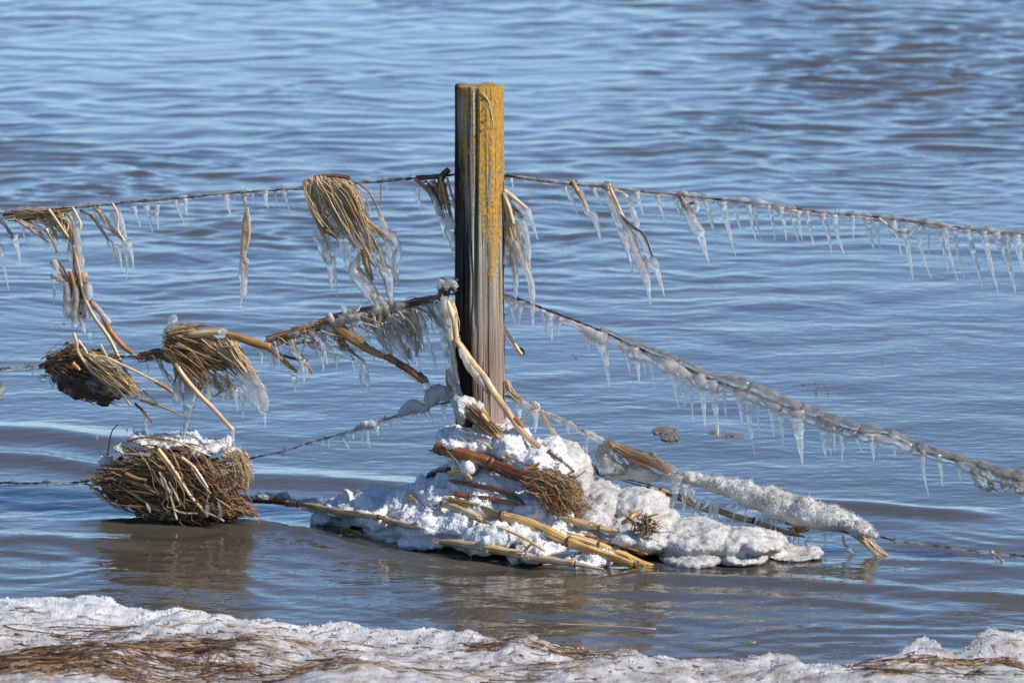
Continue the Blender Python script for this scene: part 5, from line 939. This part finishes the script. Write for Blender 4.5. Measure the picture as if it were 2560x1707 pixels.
stem(t, zL((1320,800),(1500,835),(1750,860),(1900,905)), 10, DARKW, -0.005, 'stick', 0.3, 0.8)  # added dark strip standing in for shade and dirt under the snow sheath
blob('ice_knob', [E(zK,(1540,400),0,70,110,0.04),E(zK,(1570,470),0,90,80,0.045),E(zK,(1600,320),0,50,60,0.03),E(zK,(1650,500),0,90,50,0.04)], 0.005, ICE_D, t, None, ((0.006,40),(0.003,100)))
sheaf(t, [zK((1570,280),(1720,330),(1900,400),(2100,510)), zK((1590,310),(1720,390),(1900,460),(2100,540))], 16, 20, (5,9), (2,4), (-0.03,0.01), 6, STRAW_D, cut=0.3, tr=(0.4,1))
ice(t, [wk(zK((1570,280,60),(1700,330,56),(1850,385,64),(2000,450,70),(2130,520,60))), wk(zK((1620,330,40),(1660,420,60),(1720,480,40))), wk(zK((1720,420,60),(1790,470,90),(1850,440,60))), wk(zK((1920,400,40),(1935,375,50),(1960,400,30))), wk(zL((200,270,30),(235,240,50),(270,270,30)))], -0.02, ICE_D)
drips(t, pair(zL((432,420,96),(372,745,0),(490,500,60),(480,740,0))), -0.03, ICE_W)
sheaf(t, [zL((1890,900),(1950,960),(1975,1010)), zL((1950,920),(2060,1030),(2150,1080)), zL((1990,930),(2100,1040),(2220,1110))], 14, 14, (3,6), (2,3), (-0.04,0.0), 6, STRAW, stem='grass_blade', cut=0.2, tr=(0.4,1))
stem(t, zL((1785,900),(1800,980),(1860,1040),(1905,1095)), 5, STRAW, -0.03, 'grass_blade', 0.9); stem(t, zL((465,480),(500,600),(600,710),(690,775)), 3.5, RUST, -0.035, 'grass_blade', 0.2, wob=0.5)
sheaf(t, [zL((1340,850),(1380,890),(1380,920)), zL((1400,850),(1480,860),(1530,830))], 10, 10, (4,7), (2,3), (-0.03,0.01), 6, LEAF, stem='grass_blade', cut=0.2)
ice(t, [wk(zL((1790,900,14),(1800,980,24),(1860,1040,24),(1905,1095,20))), wk(zL((1960,960,24),(2040,1040,40),(2110,1100,16)))], -0.03)
bits = [((505,500),(520,600),50),((540,520),(590,640),70),((620,620),(545,780),46),((690,600),(640,690),60),((710,660),(690,810),44),((745,640),(725,830),40),((770,600),(760,790),36),((820,740),(815,830),20),((880,650),(840,690),40),((930,660),(920,720),30),((1000,740),(960,860),26),((1090,740),(1035,860),30),((1125,730),(1125,810),20),((1205,750),(1200,850),22),((1245,760),(1240,850),20),((1030,680),(985,740),30),((900,700),(880,800),26),((1400,920),(1400,1010),40),((1520,920),(1485,1010),40),((1635,900),(1640,990),44),((1690,910),(1692,935),20),((1740,930),(1742,955),26),((1345,920),(1352,1000),40),((560,540),(570,600),60)]
for i, (a, b, w_) in enumerate(bits):
    mb = MB(); p, q = zL(a)[0], zL(b)[0]; m_ = ((p[0]+q[0])/2+random.gauss(0,3), (p[1]+q[1])/2)
    ice_path(mb, [(p[0],p[1],w_*K*0.8), (*m_, w_*K*0.6), (q[0],q[1],w_*K*0.4)], -0.01); mb.build('ice_strand', ICE, t)
t = thing('ice_lump', 'grubby ice lump with two drips, hanging on the middle wire near its right end', 'ice lump', loc0((2460,1190)))
blob('lump', [E(zH,(1960,1180),0,46,70,0.02),E(zH,(2000,1250),0,66,60,0.025),E(zH,(2060,1300),0,50,30,0.02,-30)], 0.004, ICE_D, t, None, ((0.005,60),(0.002,150)))
ice(t, [wk(zH((1995,1280,40),(2000,1330,26),(2006,1378,14))), wk(zH((2050,1290,44),(2100,1325,40),(2140,1348,22)))], 0, ICE_D)
t = thing('ice_lump', 'rounded grubby ice bulge on the middle wire at the right edge of the view', 'ice lump', loc0((2545,1220)))
blob('lump', [E(zH,(2230,1250),0,70,46,0.02,-15),E(zH,(2320,1290),0,70,56,0.025,-15),E(zH,(2200,1300),0,24,20,0.012),E(zH,(2420,1320),0,70,50,0.025,-15)], 0.004, ICE_D, t, None, ((0.006,50),(0.003,120)))
single('loose_straw', 'iced straw trailing from the lowest wire at the right edge', 'grass blade', [(2478,1378),(2500,1395),(2530,1420)], 7, STRAW, 0, 0.8, 0.4)

# ------------------------------------------------------------------ foam and drift on the water
def drift(name, label, cat, px, py, rx, ry, mat, n=26, group=None):
    mb = MB(); c = G(px, py, 0.0)
    for _ in range(n):
        a = random.random()*6.28; q = math.sqrt(random.random()); p = c + np.array([math.cos(a)*q*rx, math.sin(a)*q*ry, 0.001+random.random()*0.002])
        v0, f0 = ico(); s_ = np.array([random.uniform(0.12,0.35)*rx+0.001, random.uniform(0.12,0.3)*ry+0.001, 0.0022+min(rx,0.04)*0.09*random.random()])*(1.1-0.6*q)
        mb.add(v0*s_*(1+0.25*noise(v0*2.2+random.random()*90))[:,None] + p, f0)
    return tag(mb.build(name, mat), label, cat, group)
drift('foam_patch', 'larger tan foam patch floating on the water left of the longest middle wire icicles', 'foam', 1664, 1079, 0.036, 0.085, FOAM, 110); drift('foam_patch', 'small tan foam patch floating just in front of the larger one', 'foam', 1676, 1096, 0.026, 0.05, FOAM, 70)
drift('foam_patch', 'thin streak of foam right of the larger tan foam patch', 'foam', 1790, 1083, 0.026, 0.05, FOAM, 50); drift('foam_patch', 'drawn out foam streak, rightmost of the floating foam', 'foam', 1834, 1092, 0.028, 0.04, FOAM, 50)
for i, (px, py) in enumerate(((2008,962),(2040,960),(2046,968),(2062,966),(2040,978),(2070,978),(2120,965),(1432,888),(1440,894),(140,815),(160,810),(150,818),(540,776),(548,782),(60,1083),(75,1085),(318,1074),(335,1074),(145,1095),(183,1092),(2207,905))):
    drift('drift_speck', 'tiny dark speck of drift floating on open water', 'drift', px, py, 0.004, 0.012, FOAM, 4, 'drift specks on the water')
tag(single('floating_straw', 'long pale straw floating just off the snow bank, right of the middle', 'straw', [(1400,1559),(1500,1563),(1640,1572)], 3, PALE, 0, 0.5), 'long pale straw floating just off the snow bank, right of the middle', 'straw')
def ground_strand(mb, px, py, ang, L, w_, ti=None, lift=0.006):
    c = G(px, py, 0.06); n = 7; s_ = np.linspace(-0.5, 0.5, n)*L; k = random.gauss(0, 0.5)
    x = c[0] + s_*math.cos(ang); y = c[1] + s_*math.sin(ang) + k*(s_**2)/max(L,0.01); z = bank_h(x, y)
    z = np.maximum(0.6*z + 0.4*z.mean(), z - 0.002) + lift*random.uniform(-0.45, 1); mb.tube(np.stack([x,y,z],1), w_*np.linspace(1,0.5,n), 4, 1, 0, ti=ti if ti is not None else random.random()**1.5*0.85)
bpy.data.objects.remove(bpy.data.objects['floating_straw'])
mb = MB(); P = spline([(*G(a,b,0.004),) for a,b in ((1380,1558),(1500,1563),(1640,1572))], 14); mb.tube(P, 0.0016, 6, ti=0.6); tag(mb.build('floating_straw', PALE), 'long pale straw floating just off the snow bank, right of the middle', 'straw')
mb = MB(); P = spline([(*G(a,b,h_),) for a,b,h_ in ((1780,1625,0.03),(1830,1615,0.05),(1888,1605,0.07))], 10); mb.tube(P, 0.002, 6, ti=0.9); tag(mb.build('loose_straw', STRAW), 'straw slanting up from the snow bank edge over the water, right of the middle', 'grass blade')
g = MB()
def scatter(n, x0, x1, y0, y1, La, Lb, wa=0.0006, wb=0.0018, ang=0.0, spread=0.35):
    for _ in range(n): ground_strand(g, random.uniform(x0,x1), random.uniform(y0,y1), ang+random.gauss(0,spread), random.uniform(La,Lb), random.uniform(wa,wb))
scatter(260, -30,330,1645,1715,0.08,0.3); scatter(60, 330,900,1660,1715,0.06,0.25); scatter(90, 360,600,1628,1675,0.08,0.25); scatter(60, 0,1000,1580,1660,0.04,0.2); scatter(24, 880,1300,1650,1715,0.05,0.2); scatter(26,1250,1550,1660,1715,0.05,0.2)
scatter(30, 1170,1290,1600,1625,0.05,0.13); scatter(40,1280,1480,1615,1640,0.05,0.2); scatter(50,2330,2520,1670,1710,0.06,0.25); scatter(30,2180,2300,1680,1710,0.06,0.2); scatter(16,2460,2540,1655,1685,0.05,0.12); scatter(40, 850,2560,1600,1710,0.03,0.14); scatter(40,0,330,1540,1600,0.03,0.12); scatter(60,-200,2760,1712,1850,0.1,0.3)
scatter(900, -100,2660,1560,1715,0.004,0.03,0.0006,0.0022,0.0,0.8); scatter(500, -50,900,1610,1715,0.006,0.05,0.0006,0.002,0.0,0.6)
scatter(160, -30,330,1650,1715,0.03,0.12,ang=0.2,spread=0.5); scatter(70, 340,620,1630,1680,0.03,0.12,ang=-0.15,spread=0.5); scatter(60, 1180,1290,1600,1622,0.01,0.05,spread=0.8); scatter(60,2440,2540,1660,1685,0.01,0.05,spread=0.8)
o = g.build('dead_grass', STRAW_D, origin=(0,-2.5,0.06)); tag(o, 'flattened brown dead grass lying on the snowy bank', 'dead grass', kind='stuff')
for lab, pts, w_ in (('leaning grey grass stem standing up from the snow bank, lower left', ((505,1680),(520,1650),(532,1600),(545,1592)), 0.0022), ('short tan grass stem just right of the leaning grey one', ((520,1675),(540,1645),(555,1615)), 0.0016), ('short grass stem on the snow bank below the leaf scrap near the bank edge', ((780,1590),(810,1580),(848,1574)), 0.0013)):
    mb = MB(); b0 = G(*pts[0], 0.06); P = []
    for a, b in pts:
        r_ = ray(a, b); P.append(CAMP + r_*((b0[1]-CAM_Y)/r_[1]))
    P = spline(P, 14); P[0,2] -= 0.01; mb.tube(P, np.linspace(w_, w_*0.5, 14), 6, ti=0.3); tag(mb.build('grass_stalk', STRAW_D), lab, 'grass stem')
